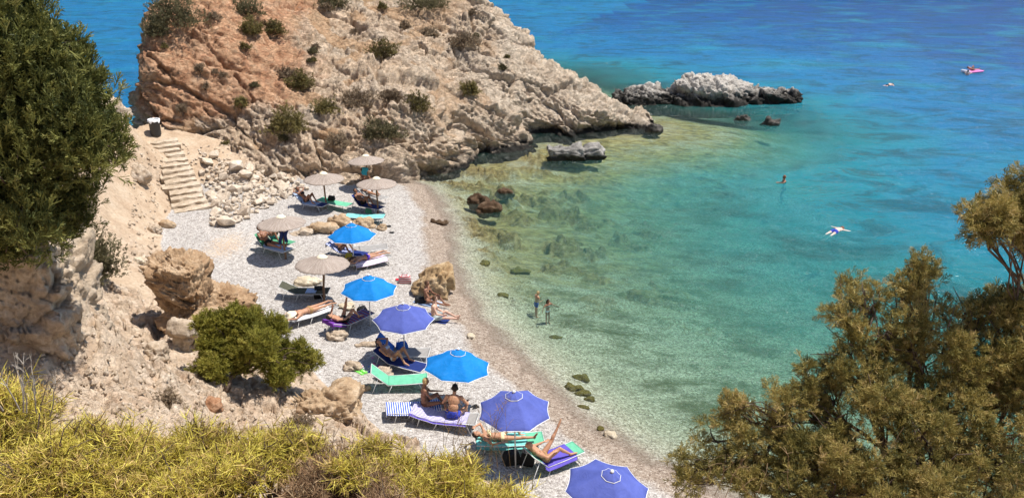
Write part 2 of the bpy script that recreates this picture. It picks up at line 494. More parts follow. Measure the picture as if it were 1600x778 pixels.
# warm, soft earth on the left; bare pale limestone towards the point
earthy = fbm(hp * 0.22 + 4, 3)
red = smooth(-10.5, -15.5, hp[:, 0] + 3.0 * earthy) * smooth(2.2, 4.6, hp[:, 2] + 1.2 * earthy)
soil = smooth(0.02, 0.34, fbm(hp * np.array([.35, .5, .35]) + 40, 3) + 0.10 * (hp[:, 2] - 4.5) / 3) * smooth(2.0, -4.0, hp[:, 0])
soil = np.clip(np.maximum(soil, red * smooth(-.15, .25, fbm(hp * .5 + 12, 3))), 0, 1)
calm = smooth(-.05, .3, fbm(hp * .3 + 23, 2))
dh = rock_disp(hp, 1.0, 0.55, ((3.0, .66), (1.15, .30), (0.5, .12), (0.24, .045)), .6, .40, .15) * (1 - 0.62 * soil) * (1.05 - .35 * calm)
und = np.exp(-((hp[:, 2] - 0.25) / 0.5) ** 2) * smooth(-7.5, -3, hp[:, 0]) * (hn[:, 1] < 0.1)      # wave-cut notch at the waterline
hp2 = hp + hn * dh[:, None]
hp2[:, 1] += und * 0.75
hf_ = grid_faces(len(hx), NV); hf_ = hf_[(hp[:, 2][hf_] > -1.25).any(1)]
headland = link('headland', mesh_np('headland', hp2, hf_, True, {'soil': soil, 'red': red}))
tag(headland, 'rugged pale limestone headland with a reddish earth shoulder and scattered scrub', 'headland', kind='structure')

HZ = {}
from mathutils.bvhtree import BVHTree
def bvh_of(obj):
    me = obj.data; n = len(me.vertices); v = np.empty(n * 3, np.float32); me.vertices.foreach_get('co', v)
    m = len(me.polygons); f = np.empty(m * 4, np.int32); me.loops.foreach_get('vertex_index', f)
    return BVHTree.FromPolygons(v.reshape(-1, 3).tolist(), f.reshape(-1, 4).tolist())
head_bvh = bvh_of(headland)
ground_bvh = bvh_of(ground)
def on_headland(px, py):
    d = Vector(ray(px, py)).normalized()
    h = head_bvh.ray_cast(Vector((0, 0, CAM_Z)), d)
    return (h[0], h[1]) if h[0] is not None else (None, None)

# ------------------------------------------------------------------ sea
wx = spaced(-40, 60, 0.35, -6000, 6000, 30); wy = spaced(4, 120, 0.35, -2000, 12000, 30)
WX, WY = np.meshgrid(wx, wy); wxf, wyf = WX.ravel(), WY.ravel()
sb, sh_ = base_ground(wxf, wyf)
depth = -sb
hd, _ = poly_dist(wxf, wyf, HEAD_OUT, True)
depth = np.clip(depth, -1, 12)
sea = link('sea', mesh_np('sea', np.stack([wxf, wyf, np.zeros(len(wxf))], 1), grid_faces(len(wx), len(wy)), True, {'depth': depth, 'rockdist': np.clip(hd, 0, 50)}))
tag(sea, 'clear green to turquoise sea deepening to blue', 'sea', kind='structure')
# ------------------------------------------------------------------ setting materials
def mat_ground():
    k = NT('beach_and_slope'); co = k.co()
    earth, rocky, shore, reef = k.attr('earth'), k.attr('rocky'), k.attr('shore'), k.attr('reef')
    # pebbles
    v1 = k.n('ShaderNodeTexVoronoi'); k.L.new(co, v1.inputs['Vector']); v1.inputs['Scale'].default_value = 16.0
    v2 = k.n('ShaderNodeTexVoronoi'); k.L.new(co, v2.inputs['Vector']); v2.inputs['Scale'].default_value = 38.0
    sep = k.n('ShaderNodeSeparateColor'); k.L.new(v1.outputs['Color'], sep.inputs[0])
    sep2 = k.n('ShaderNodeSeparateColor'); k.L.new(v2.outputs['Color'], sep2.inputs[0])
    r = k.math('MULTIPLY_ADD', sep.outputs[0], 0.6); k.t.nodes[-1].inputs[2].default_value = 0
    rr = k.math('ADD', k.math('MULTIPLY', sep.outputs[0], 0.55), k.math('MULTIPLY', sep2.outputs[1], 0.45))
    dry = k.ramp(rr, [(0.0, (.15, .132, .12)), (.3, (.31, .28, .255)), (.6, (.455, .42, .385)), (1.0, (.66, .625, .59))])
    damp = k.ramp(rr, [(0.0, (.10, .068, .048)), (.35, (.26, .20, .152)), (.7, (.38, .305, .24)), (1.0, (.56, .50, .43))])
    bed = k.ramp(rr, [(0.0, (.07, .065, .045)), (.35, (.24, .225, .17)), (.7, (.40, .39, .31)), (1.0, (.66, .65, .57))])
    big = k.noise(co, 0.7, 3)
    edge = k.math('ADD', shore, k.math('MULTIPLY', k.math('SUBTRACT', big, 0.5), 1.3))
    gravel = k.mix(k.ramp(edge, [(0.0, 0.0), (1.0, 1.0)]), damp, dry)
    e2 = k.n('ShaderNodeMapRange'); k.put(e2.inputs[0], edge); e2.inputs[1].default_value = 1.1; e2.inputs[2].default_value = 1.55
    gravel = k.mix(e2.outputs[0], damp, dry)
    e3 = k.n('ShaderNodeMapRange'); k.put(e3.inputs[0], edge); e3.inputs[1].default_value = 0.3; e3.inputs[2].default_value = -0.8
    gravel = k.mix(e3.outputs[0], gravel, bed)
    gravel = k.mix(0.35, gravel, k.mix(k.noise(co, 0.33, 4), (.62, .62, .62), (1.25, 1.22, 1.2)), 'MULTIPLY')
    wl = k.n('ShaderNodeMapRange'); k.put(wl.inputs[0], edge); wl.inputs[1].default_value = .42; wl.inputs[2].default_value = .2
    wl2 = k.n('ShaderNodeMapRange'); k.put(wl2.inputs[0], edge); wl2.inputs[1].default_value = -.5; wl2.inputs[2].default_value = -.1
    wet = k.math('MULTIPLY', wl.outputs[0], wl2.outputs[0])
    gravel = k.mix(k.math('MULTIPLY', wet, .45), gravel, (.13, .095, .07))
    # weed and rock on the sea bed
    weed = k.math('MULTIPLY', k.ramp(k.noise(k.co((.45, .8, 1)), 0.8, 9, .76, dist=.15), [(.46, 0), (.60, .95)]), k.ramp(k.math('MULTIPLY', shore, -0.03), [(.05, 0), (.12, 1), (.5, .6), (.95, .08)]))
    gravel = k.mix(weed, gravel, k.mix(k.noise(co, 2.2, 5, .7), (.03, .04, .02), (.13, .12, .055)))
    olive = k.ramp(k.noise(k.co((.9, 1.7, 1)), 1.6, 7, .72, dist=.5), [(.32, (.026, .022, .009)), (.44, (.14, .105, .036)), (.56, (.29, .225, .085)), (.72, (.44, .38, .22))])
    gravel = k.mix(k.math('MULTIPLY', k.attr('shelf'), k.ramp(k.noise(k.co((.8, 1.3, 1)), .42, 7, .70, dist=.5), [(.36, 0), (.54, .95)])), gravel, olive)
    rfc = k.ramp(k.noise(co, 3.5, 6, .7), [(.32, (.04, .028, .012)), (.5, (.20, .135, .05)), (.7, (.40, .31, .15))])
    gravel = k.mix(k.math('MULTIPLY', k.ramp(k.math('ADD', reef, k.math('MULTIPLY', k.math('SUBTRACT', k.noise(co, 1.6, 6, .7), .5), 1.3)), [(.3, 0), (.75, .85)]), k.ramp(reef, [(0, 0), (.1, 1)])), gravel, rfc)
    # earth
    n1 = k.noise(co, 1.3, 6, .62); n2 = k.noise(co, 9.0, 6, .7)
    soil = k.ramp(n1, [(.25, (.36, .25, .165)), (.5, (.47, .355, .25)), (.75, (.55, .445, .335))])
    soil = k.mix(0.55, soil, k.ramp(n2, [(.3, (.62, .55, .48)), (.5, (.95, .93, .9)), (.68, (1.35, 1.32, 1.28))]), 'MULTIPLY')
    stone = k.ramp(k.noise(co, 2.1, 7, .68), [(.28, (.34, .225, .15)), (.42, (.50, .375, .27)), (.56, (.61, .49, .375)), (.75, (.72, .62, .50))])
    grit = k.voro(co, 7.5, 'F1', 'Color'); gs = k.n('ShaderNodeSeparateColor'); k.L.new(grit, gs.inputs[0])
    stone = k.mix(0.5, stone, k.ramp(gs.outputs[0], [(0, (.72, .68, .62)), (1, (1.25, 1.22, 1.2))]), 'MULTIPLY')
    soil = k.mix(rocky, soil, stone)
    col = k.mix(k.ramp(k.math('ADD', earth, k.math('MULTIPLY', k.math('SUBTRACT', n2, .5), .8)), [(.4, 0), (.6, 1)]), gravel, soil)
    h = k.math('ADD', k.math('MULTIPLY', v1.outputs['Distance'], -0.6), k.math('MULTIPLY', v2.outputs['Distance'], -0.25))
    hs = k.math('ADD', k.math('MULTIPLY', n2, 0.7), k.math('MULTIPLY', k.noise(co, 30, 5, .7), 0.4))
    wv = k.n('ShaderNodeVectorMath', operation='MULTIPLY_ADD'); k.L.new(k.noise(co, 2.4, 5, .65, 'Color'), wv.inputs[0]); wv.inputs[1].default_value = (.7, .7, .7); k.L.new(k.co((1, 1, 1.5)), wv.inputs[2])
    for sc_v, am in ((2.6, .45), (6.5, .25), (15.0, .10)):
        hs = k.math('ADD', hs, k.math('MULTIPLY', k.math('MULTIPLY', k.ramp(k.voro(wv.outputs[0], sc_v, 'DISTANCE_TO_EDGE'), [(0, 0), (.035, .9), (.1, 1)]), am), k.math('ADD', rocky, .15)))
    hm = k.n('ShaderNodeMix'); k.L.new(earth, hm.inputs[0]); k.L.new(h, hm.inputs[2]); k.L.new(hs, hm.inputs[3])
    return k.done(k.pbr(col, .9, k.bump(hm.outputs[0], .9, .06), .2))

def rock_color(k, co, pale=True):
    n1 = k.noise(co, 1.1, 7, .66); n2 = k.noise(co, 6.0, 7, .72); n3 = k.noise(co, 0.35, 4)
    base = k.ramp(n1, [(.25, (.40, .285, .195)), (.42, (.58, .44, .32)), (.56, (.69, .555, .42)), (.75, (.78, .67, .55))])
    grey = k.ramp(n2, [(.30, (.24, .205, .17)), (.48, (.52, .45, .375)), (.66, (.74, .67, .58))])
    c = k.mix(k.ramp(n3, [(.38, .1), (.62, .7)]), base, grey)
    streak = k.noise(k.co((3.0, 3.0, .8)), 1.6, 6, .7)
    c = k.mix(0.6, c, k.ramp(streak, [(.3, (.55, .5, .46)), (.5, (.96, .95, .94)), (.7, (1.3, 1.28, 1.25))]), 'MULTIPLY')
    return c, n1, n2

def mat_headland():
    k = NT('limestone_headland'); co = k.co()
    c, n1, n2 = rock_color(k, co)
    soil, red = k.attr('soil'), k.attr('red')
    sc_ = k.ramp(k.noise(co, 2.4, 6, .65), [(.3, (.38, .235, .135)), (.55, (.50, .345, .22)), (.75, (.57, .43, .30))])
    rc = k.ramp(k.noise(co, 1.7, 7, .68), [(.28, (.26, .12, .068)), (.43, (.48, .26, .155)), (.58, (.60, .38, .245)), (.8, (.70, .53, .39))])
    c = k.mix(k.ramp(k.math('ADD', soil, k.math('MULTIPLY', k.math('SUBTRACT', n2, .5), .9)), [(.35, 0), (.65, .9)]), c, sc_)
    c = k.mix(k.ramp(k.math('ADD', red, k.math('MULTIPLY', k.math('SUBTRACT', n1, .5), 1.2)), [(.3, 0), (.8, .88)]), c, rc)
    c = k.mix(0.5, c, k.ramp(k.noise(co, 22, 4, .7), [(.3, (.5, .47, .44)), (.5, (1, 1, 1)), (.7, (1.3, 1.29, 1.27))]), 'MULTIPLY')
    # bleached grey stone towards the point, rusty and dark weathering patches
    s0 = k.n('ShaderNodeSeparateXYZ'); k.L.new(co, s0.inputs[0])
    tip = k.n('ShaderNodeMapRange'); k.put(tip.inputs[0], s0.outputs[0]); tip.inputs[1].default_value = -9.0; tip.inputs[2].default_value = 5.0
    grey2 = k.ramp(k.noise(co, 3.2, 7, .74), [(.30, (.31, .255, .20)), (.46, (.61, .53, .435)), (.62, (.78, .705, .61)), (.8, (.84, .79, .71))])
    gm = k.math('MULTIPLY', tip.outputs[0], k.ramp(k.noise(co, .55, 5, .6), [(.34, .25), (.6, .95)]))
    c = k.mix(gm, c, grey2)
    pat = k.ramp(k.noise(k.co((1, 1, 1.7)), 2.6, 8, .78, dist=.35), [(.555, 0), (.66, .72)])
    c = k.mix(pat, c, (.215, .18, .145))
    c = k.mix(1.0, c, (1.0, .945, .88), 'MULTIPLY')
    # black tide band with its own uneven edge
    sp = k.n('ShaderNodeSeparateXYZ'); k.L.new(co, sp.inputs[0])
    zt = k.math('ADD', sp.outputs[2], k.math('MULTIPLY', k.math('SUBTRACT', k.noise(co, 1.2, 6, .7), .5), 1.5))
    mr = k.n('ShaderNodeMapRange'); k.put(mr.inputs[0], zt); mr.inputs[1].default_value = .62; mr.inputs[2].default_value = .2
    xr = k.n('ShaderNodeMapRange'); k.put(xr.inputs[0], sp.outputs[0]); xr.inputs[1].default_value = -6.5; xr.inputs[2].default_value = -3.5
    c = k.mix(k.math('MULTIPLY', mr.outputs[0], xr.outputs[0]), c, (.035, .032, .028))
    h = k.math('ADD', k.math('MULTIPLY', n2, .8), k.math('MULTIPLY', k.noise(co, 19, 6, .72), .4))
    wv = k.n('ShaderNodeVectorMath', operation='MULTIPLY_ADD'); k.L.new(k.noise(co, 1.9, 5, .65, 'Color'), wv.inputs[0]); wv.inputs[1].default_value = (.9, .9, .9); k.L.new(k.co((.8, 1, 1.7)), wv.inputs[2])
    for sc_v, am in ((1.5, 1.1), (3.6, .7), (8.0, .35)):
        h = k.math('ADD', h, k.math('MULTIPLY', k.ramp(k.voro(wv.outputs[0], sc_v, 'DISTANCE_TO_EDGE'), [(0, 0), (.03, .9), (.08, 1)]), am))
    return k.done(k.pbr(c, .92, k.bump(h, .9, .085), .15))

def mat_rock(name, lo, mid, hi, tide=None, scale=1.0):
    k = NT(name); co = k.co(); n1 = k.noise(co, 1.6 * scale, 7, .68); n2 = k.noise(co, 9 * scale, 6, .72)
    c = k.ramp(n1, [(.28, lo), (.5, mid), (.72, hi)])
    c = k.mix(.6, c, k.ramp(n2, [(.3, (.55, .52, .5)), (.5, (1, 1, 1)), (.7, (1.3, 1.3, 1.28))]), 'MULTIPLY')
    if tide is not None:
        g = k.n('ShaderNodeNewGeometry'); sp = k.n('ShaderNodeSeparateXYZ'); k.L.new(g.outputs['Position'], sp.inputs[0])
        zt = k.math('ADD', sp.outputs[2], k.math('MULTIPLY', k.math('SUBTRACT', k.noise(co, 1.5, 6, .75), .5), tide * 2.2))
        mr = k.n('ShaderNodeMapRange'); k.put(mr.inputs[0], zt); mr.inputs[1].default_value = tide * 1.25; mr.inputs[2].default_value = tide * .55
        c = k.mix(mr.outputs[0], c, (.035, .032, .028))
    h = k.math('ADD', n2, k.math('MULTIPLY', k.noise(co, 28 * scale, 5, .7), .4))
    return k.done(k.pbr(c, .92, k.bump(h, .8, .07), .15))

def mat_sea():
    k = NT('sea_water'); co = k.co(); depth = k.attr('depth')
    patch = k.noise(k.co((.06, .085, 1)), 1.0, 6, .62, dist=.5)
    patch2 = k.noise(k.co((.22, .36, 1)), 1.0, 6, .68, dist=.8)
    dd = k.math('ADD', depth, k.math('MULTIPLY', k.math('SUBTRACT', patch, .5), k.math('MULTIPLY', depth, .75)))
    t = k.math('DIVIDE', dd, 9.0, True)
    body = k.ramp(t, [(0.0, (.09, .21, .16)), (.10, (.045, .235, .195)), (.20, (.018, .235, .245)), (.32, (.008, .21, .30)), (.46, (.004, .14, .31)), (.68, (.001, .068, .225)), (1.0, (.001, .046, .185))])
    dark = k.math('MULTIPLY', k.ramp(patch2, [(.47, 0), (.62, .62)]), k.ramp(t, [(.07, 0), (.2, 1)]))
    body = k.mix(dark, body, (.004, .055, .085))
    lite = k.math('MULTIPLY', k.ramp(k.noise(k.co((.08, .11, 1)), 1.3, 5, .6, dist=.6), [(.52, 0), (.70, .42)]), k.ramp(t, [(.3, 0), (.5, 1)]))
    body = k.mix(lite, body, (.014, .24, .29))
    opac = k.ramp(k.math('DIVIDE', depth, 5.0, True), [(0.0, 0.0), (.06, .01), (.16, .08), (.35, .36), (.6, .74), (1.0, 1.0)])
    tr = k.n('ShaderNodeBsdfTransparent')
    k.put(tr.inputs[0], k.ramp(k.math('DIVIDE', depth, 3.0, True), [(0, (1, 1, 1)), (.15, (.92, .98, .93)), (.5, (.62, .88, .78)), (1, (.28, .74, .74))]))
    # ripples
    w1 = k.noise(k.co((1.0, 1.5, 1)), 1.5, 4, .6, dist=.4); w2 = k.noise(k.co((1.0, 1.4, 1)), 6.0, 4, .65); w3 = k.noise(k.co((.25, .5, 1)), 1.0, 3, .55)
    w6 = k.noise(k.co((.5, .8, 1)), 1.1, 5, .6, dist=.3)
    h = k.math('ADD', k.math('ADD', k.math('ADD', k.math('MULTIPLY', w1, .15), k.math('MULTIPLY', w6, .34)), k.math('MULTIPLY', w2, .055)), k.math('MULTIPLY', w3, .22))
    nb = k.bump(h, 1.0, 1.0)
    w4 = k.noise(k.co((1.0, 1.25, 1)), 5.0, 3, .6); w5 = k.noise(k.co((1, 1, 1)), 13.0, 2, .5)
    nb2 = k.bump(k.math('ADD', h, k.math('ADD', k.math('MULTIPLY', w4, .13), k.math('MULTIPLY', w5, .055))), 1.0, 1.0)
    df = k.n('ShaderNodeBsdfDiffuse'); k.put(df.inputs[0], body); k.L.new(nb, df.inputs['Normal'])
    m1 = k.n('ShaderNodeMixShader'); k.put(m1.inputs[0], opac); k.L.new(tr.outputs[0], m1.inputs[1]); k.L.new(df.outputs[0], m1.inputs[2])
    gl = k.n('ShaderNodeBsdfGlossy'); gl.inputs['Roughness'].default_value = .20; k.L.new(nb2, gl.inputs['Normal'])
    fr = k.n('ShaderNodeFresnel'); fr.inputs[0].default_value = 1.33; k.L.new(nb, fr.inputs['Normal'])
    fac = k.math('MULTIPLY', fr.outputs[0], 0.26, True)
    m2 = k.n('ShaderNodeMixShader'); k.put(m2.inputs[0], fac); k.L.new(m1.outputs[0], m2.inputs[1]); k.L.new(gl.outputs[0], m2.inputs[2])
    return k.done(m2.outputs[0])

ground.data.materials.append(mat_ground())
headland.data.materials.append(mat_headland())
sea.data.materials.append(mat_sea())
# ------------------------------------------------------------------ rocks, steps, rockfall
M = {}
M['rock_pale'] = mat_rock('pale_limestone', (.30, .22, .15), (.48, .38, .28), (.64, .55, .45))
M['rock_gold'] = mat_rock('golden_rock', (.20, .12, .06), (.42, .29, .16), (.60, .47, .31), None, 1.4)
M['rock_tan'] = mat_rock('tan_conglomerate', (.27, .165, .095), (.45, .32, .20), (.58, .46, .33), None, 1.2)
M['rock_ochre'] = mat_rock('ochre_conglomerate', (.22, .125, .065), (.41, .275, .165), (.56, .43, .30), None, 1.1)
M['rock_red'] = mat_rock('rusty_rock', (.20, .09, .045), (.38, .20, .11), (.52, .33, .21), None, 1.5)
M['rock_dark'] = mat_rock('dark_wet_rock', (.03, .027, .024), (.085, .075, .065), (.20, .18, .16), None, 1.5)
M['rock_brown'] = mat_rock('brown_wet_rock', (.035, .02, .012), (.10, .06, .035), (.20, .14, .09), None, 2.0)
M['rock_moss'] = mat_rock('mossy_stone', (.05, .045, .015), (.13, .11, .03), (.24, .20, .07), None, 2.2)
M['rock_white'] = mat_rock('cream_stone', (.46, .36, .24), (.62, .52, .38), (.74, .66, .54), None, 2.0)
M['rock_islet'] = mat_rock('grey_sea_rock', (.15, .135, .12), (.42, .385, .345), (.60, .555, .495), 1.0)
M['rock_char'] = mat_rock('charcoal_sea_rock', (.07, .064, .058), (.24, .225, .205), (.48, .45, .41), .38)

_ico = {}
def ico(sub):
    if sub not in _ico:
        bm = bmesh.new(); bmesh.ops.create_icosphere(bm, subdivisions=sub, radius=1.0)
        bm.verts.ensure_lookup_table()
        _ico[sub] = (np.array([v.co for v in bm.verts]), np.array([[v.index for v in f.verts] for f in bm.faces])); bm.free()
    return _ico[sub]

def rock_mesh(name, size, seed, sub=4, rough=1.0, square=.5, levels=((1.2, .30), (0.5, .15), (0.22, .06)), shape=None):
    V, Fc = ico(sub); V = V.copy()
    rp = np.random.default_rng(seed + 500); N = rp.normal(size=(17, 3)); N /= np.linalg.norm(N, axis=1)[:, None]
    D = rp.uniform(.74, 1.0, 17)
    dots = np.maximum(V @ N.T, 1e-3); facet = np.minimum((D / dots).min(1), 1.12)[:, None]       # a ball cut by flat planes
    q = np.abs(V).max(1)[:, None]
    V = V / q * square + V * facet * (1 - square)
    s = np.array(size) / 2
    P = V * s
    n = V / np.linalg.norm(V, axis=1)[:, None]
    k = max(.25, min(1.6, float(np.mean(size))))
    off = np.array([seed * 3.7, seed * 1.9, seed * 5.3])
    if sub >= 6: d = rock_disp(P + off, 1.0, .35, ((1.3, .32), (.55, .16), (.22, .07), (.09, .03)), .3, .05, .17) * rough
    else: d = rock_disp(P / k + off, 1.0, .5, levels, .28, .06, .13) * k * rough * .75
    P = P + n * d[:, None]
    if shape is not None: P = shape(P)
    return mesh_np(name, P, Fc, False if sub < 4 else True)

def rock(name, label, cat, pos, size, seed, mat, rz=0.0, sub=4, group=None, rough=1.0, square=.5, shape=None, tilt=(0, 0)):
    o = link(name, rock_mesh(name, size, seed, sub, rough, square, shape=shape), M[mat])
    o.location = pos; o.rotation_euler = (tilt[0], tilt[1], rz)
    return tag(o, label, cat, group)

def px_m(px, py, z=0.0):
    """metres covered by one photo pixel where that ray meets height z"""
    p = at_z(px, py, z)
    return (p[1] * CP + (CAM_Z - z) * SP) / F_PX

# ---- the offshore islet
ISL = [(958, -.5), (966, .5), (978, 1.15), (992, 1.2), (1004, 1.25), (1016, 1.4), (1028, 1.0), (1042, .95), (1054, 1.35), (1072, 1.9), (1090, 2.45), (1106, 2.55), (1126, 2.35), (1142, 2.3),
       (1160, 1.8), (1178, 1.3), (1194, .95), (1202, 1.3), (1214, 1.25), (1222, .8), (1236, .8), (1250, .75), (1258, .4), (1266, -.5)]
c0 = at_z(1110, 163, 0); mpp = px_m(1110, 163)
u = np.arange(-7.9, 7.9, .075); v = np.linspace(-1, 1, 100)
UU, VV = np.meshgrid(u, v)
prof = np.interp(UU, [(a - 1110) * mpp for a, _ in ISL], [b * (.86 if b > 0 else 1) for _, b in ISL])
wid = 0.9 + 0.95 * np.clip(prof, 0, 3)
hh = (prof + .9) * np.sqrt(np.clip(1 - np.abs(VV) ** 2.6, 0, 1)) - .9
IG = np.stack([UU + c0[0], c0[1] + 1.6 + VV * wid + .04 * UU, hh], 2)
inn = grid_normals(IG).reshape(-1, 3); ip = IG.reshape(-1, 3)
ip = ip + inn * rock_disp(ip, 1.0, .35, ((1.7, .50), (.7, .24), (.3, .10)), .6, .12, .14)[:, None]
isl = link('rock_islet', mesh_np('rock_islet', ip, grid_faces(len(u), len(v))), M['rock_islet'])
tag(isl, 'long grey craggy islet with a black waterline beyond the tip of the headland', 'islet')

def sea_rock(label, px, py, w, d, h, seed, mat, rz=0., cat='rock', sub=4, sink=.35, square=.35, name='sea_rock'):
    p = at_z(px, py, 0); g = ground_z(p[0], p[1])
    zc = max(g, -1.2)
    top = h * (1.15 - sink); g = max(g - .12, -.42)
    return rock(name, label, cat, (p[0], p[1], (top + g) / 2), (w, d, (top - g)), seed, mat, rz, sub, square=square)
sea_rock('long dark grey rock lying in the shallows under the headland', 896, 247, 3.7, 1.3, 1.0, 3, 'rock_char', .1, sub=5, square=.6)
sea_rock('small black rock at the very tip of the headland', 1018, 205, 1.1, .9, .8, 5, 'rock_dark', square=.1)
sea_rock('black rock breaking the surface alone, nearer than the islet', 1203, 195, 1.7, .7, .55, 6, 'rock_dark', square=.1, sink=.05)
sea_rock('tiny low dark rock just left of the lone black rock', 1160, 188, 1.2, .5, .34, 8, 'rock_dark', square=.1, sink=.05)
sea_rock('dark brown craggy rock at the water edge, farther of two touching', 747, 316, 1.15, .7, .5, 9, 'rock_brown')
sea_rock('dark brown craggy rock at the water edge, nearer of two touching', 763, 329, 1.25, .8, .55, 10, 'rock_brown', .3)
sea_rock('reddish brown rock poking out of the weedy shallows', 790, 300, .95, .6, .32, 11, 'rock_brown', sink=.5, square=.1)
sea_rock('flat dark slab of rock lying on the damp gravel', 685, 351, .95, .45, .26, 12, 'rock_brown', -.4, sink=.2)
for i, (lab, px, py, w, d, h, m) in enumerate([
        ('mossy green stone awash, farthest of the four beside the beach', 906, 592, .55, .3, .22, 'rock_moss'),
        ('oblong dark mossy stone awash at the water edge', 897, 609, .62, .28, .24, 'rock_moss'),
        ('flat olive stone awash just in front of the oblong mossy one', 911, 617, .55, .24, .2, 'rock_moss'),
        ('rounded olive stone awash, nearest of the mossy cluster', 921, 625, .4, .26, .2, 'rock_moss'),
        ('low weedy stone under shallow water below the mossy cluster', 912, 637, .42, .16, .14, 'rock_moss'),
        ('weedy brown pebble stone next to the cream stone', 938, 671, .3, .22, .14, 'rock_moss'),
        ('cream coloured stone lying at the water edge', 952, 681, .42, .26, .2, 'rock_white'),
        ('small weed covered stone in clear shallow water', 867, 528, .42, .2, .14, 'rock_moss'),
        ('brown stone just under water off the golden boulder', 786, 463, .5, .3, .2, 'rock_moss'),
        ('small pale stone half buried in the damp gravel', 736, 527, .32, .24, .16, 'rock_white'),
        ('wide flat weedy stone in the shallows', 812, 426, 1.1, .45, .22, 'rock_moss'),
        ('small brown stone at the waterline above the golden boulder', 757, 413, .5, .3, .18, 'rock_moss')]):
    p = on_ground(px, py); z = p.z + h * .08
    rock('stone', lab, 'stone', (p.x, p.y, z), (w, d, h * 1.3), 20 + i, m, .2 * (i % 3) - .2, 3, square=.3)
# ---- the boulder on the beach and low outcrops
def crest(P):
    P = P.copy(); P[:, 2] += .34 * np.clip(P[:, 0] / .8, -1, 1) * np.clip(P[:, 2] / .5, 0, 1); return P
p = on_ground(674, 462)
rock('boulder', 'golden brown craggy boulder standing at the water edge behind two sitters', 'boulder', (p.x, p.y + .35, p.z + .30), (1.4, 1.0, 1.05), 31, 'rock_gold', -.1, 5, shape=crest)
for i, (lab, px, py, w, d, h, m, rz) in enumerate([
        ('jagged tan rock rising behind the bright blue parasol, tallest of the outcrop', 532, 354, 1.1, .7, .85, 'rock_tan', .3),
        ('low tan ledge of rock at the far end of the beach outcrop', 568, 352, 1.1, .7, .55, 'rock_tan', -.2),
        ('long low tan ledge in the middle of the beach outcrop', 500, 362, 1.7, .8, .5, 'rock_tan', .25),
        ('flat tan slab at the left end of the beach outcrop', 470, 366, 1.0, .6, .28, 'rock_pale', .2),
        ('small tan stone at the right end of the beach outcrop beside a sandal', 596, 358, .5, .4, .3, 'rock_tan', 0),
        ('broad flat pale slab on the gravel behind the dark olive lounger', 480, 442, 1.1, .6, .2, 'rock_white', .1),
        ('round flat pale slab behind the lounger with the purple towel', 541, 481, .7, .55, .22, 'rock_white', 0),
        ('pale broken stone on the gravel in front of the parasol shadow', 526, 529, .7, .4, .28, 'rock_pale', .2),
        ('long flat pale stone sunk in gravel near the draped blue towel', 575, 540, 1.0, .35, .14, 'rock_pale', .1),
        ('pale angular stone at the foot of the bank', 549, 577, .55, .4, .25, 'rock_pale', 0),
        ('round buff stone under the empty mint lounger', 600, 590, .55, .45, .42, 'rock_pale', .5),
        ('small tan stone beside the shadow of the mint lounger', 571, 608, .35, .28, .2, 'rock_tan', .5),
        ('rusty red block lying on the bank below the juniper bush', 333, 640, .62, .4, .4, 'rock_red', .3),
        ('pale round boulder in the gully beside the juniper bush', 246, 556, .65, .45, .42, 'rock_pale', .2),
        ('large pale boulder in the shade at the foot of the rock pillar', 291, 535, .75, .6, .9, 'rock_pale', .7),
        ('big angular boulder stuck on the earthen slope left of the steps', 220, 283, 1.05, .7, .75, 'rock_pale', -.6),
        ('flat stone balanced above the angular boulder on the slope', 214, 268, .7, .4, .35, 'rock_pale', -.3),
        ('rounded stone at the lower edge of the path', 243, 362, .55, .4, .36, 'rock_pale', 0),
        ('oval reddish stone on the path below the steps', 262, 354, .75, .35, .3, 'rock_tan', -.1),
        ('flat white stone on the trodden path above the gully', 217, 409, .4, .3, .18, 'rock_white', 0)]):
    p = on_ground(px, py)
    rock('rock', lab, 'rock', (p.x, p.y, p.z + h * (.1 if 'outcrop' in lab or 'beach' in lab else .28)), (w, d, h * 1.25), 40 + i, m, rz, 4, square=.15)

# ---- outcrops on the near slope
def mushroom(P):
    P = P.copy(); t = np.clip((P[:, 2] + 1.2) / 2.4, 0, 1)
    P[:, 0] *= .80 + .26 * t; P[:, 0] += .55 * (1 - t); P[:, 1] *= 1.1 - .1 * t; return P
p = at_y(282, 468, 23.2)
rock('rock_pillar', 'overhanging tan rock pillar with a rubbly pale top above the juniper bush', 'rock outcrop', (p[0], p[1], 2.35), (1.5, 1.6, 3.75), 71, 'rock_ochre', 0, 7, square=.7, shape=mushroom)
p = at_y(338, 492, 24.6)
rock('rock_shoulder', 'sloping tan rock shoulder running from the pillar down to the gravel', 'rock outcrop', (p[0] + .1, p[1], 1.7), (2.5, 1.7, 2.4), 72, 'rock_ochre', .3, 6, square=.35, tilt=(0, .42))
p = at_y(-14, 500, 16.0)
rock('crag', 'tall cliff of pale broken rock under the big juniper, half in shade', 'crag', (p[0], p[1] + .5, 5.2), (3.5, 2.8, 5.7), 73, 'rock_pale', .12, 7, square=.8)
p = at_y(512, 640, 19.2)
rock('rock_outcrop', 'knobbly tan rock hollowed underneath at the end of the near bank', 'rock outcrop', (p[0] - .08, p[1], 1.15), (1.65, 1.25, 1.5), 74, 'rock_tan', .2, 6, square=.5)
p = at_y(180, 180, 40.0)
rock('rock_shelf', 'pale rock shelf on the skyline between the big juniper and the far sea', 'rock outcrop', (p[0] - .6, p[1], 5.0), (1.6, 2.6, 1.9), 75, 'rock_pale', .2, 5, square=.6)

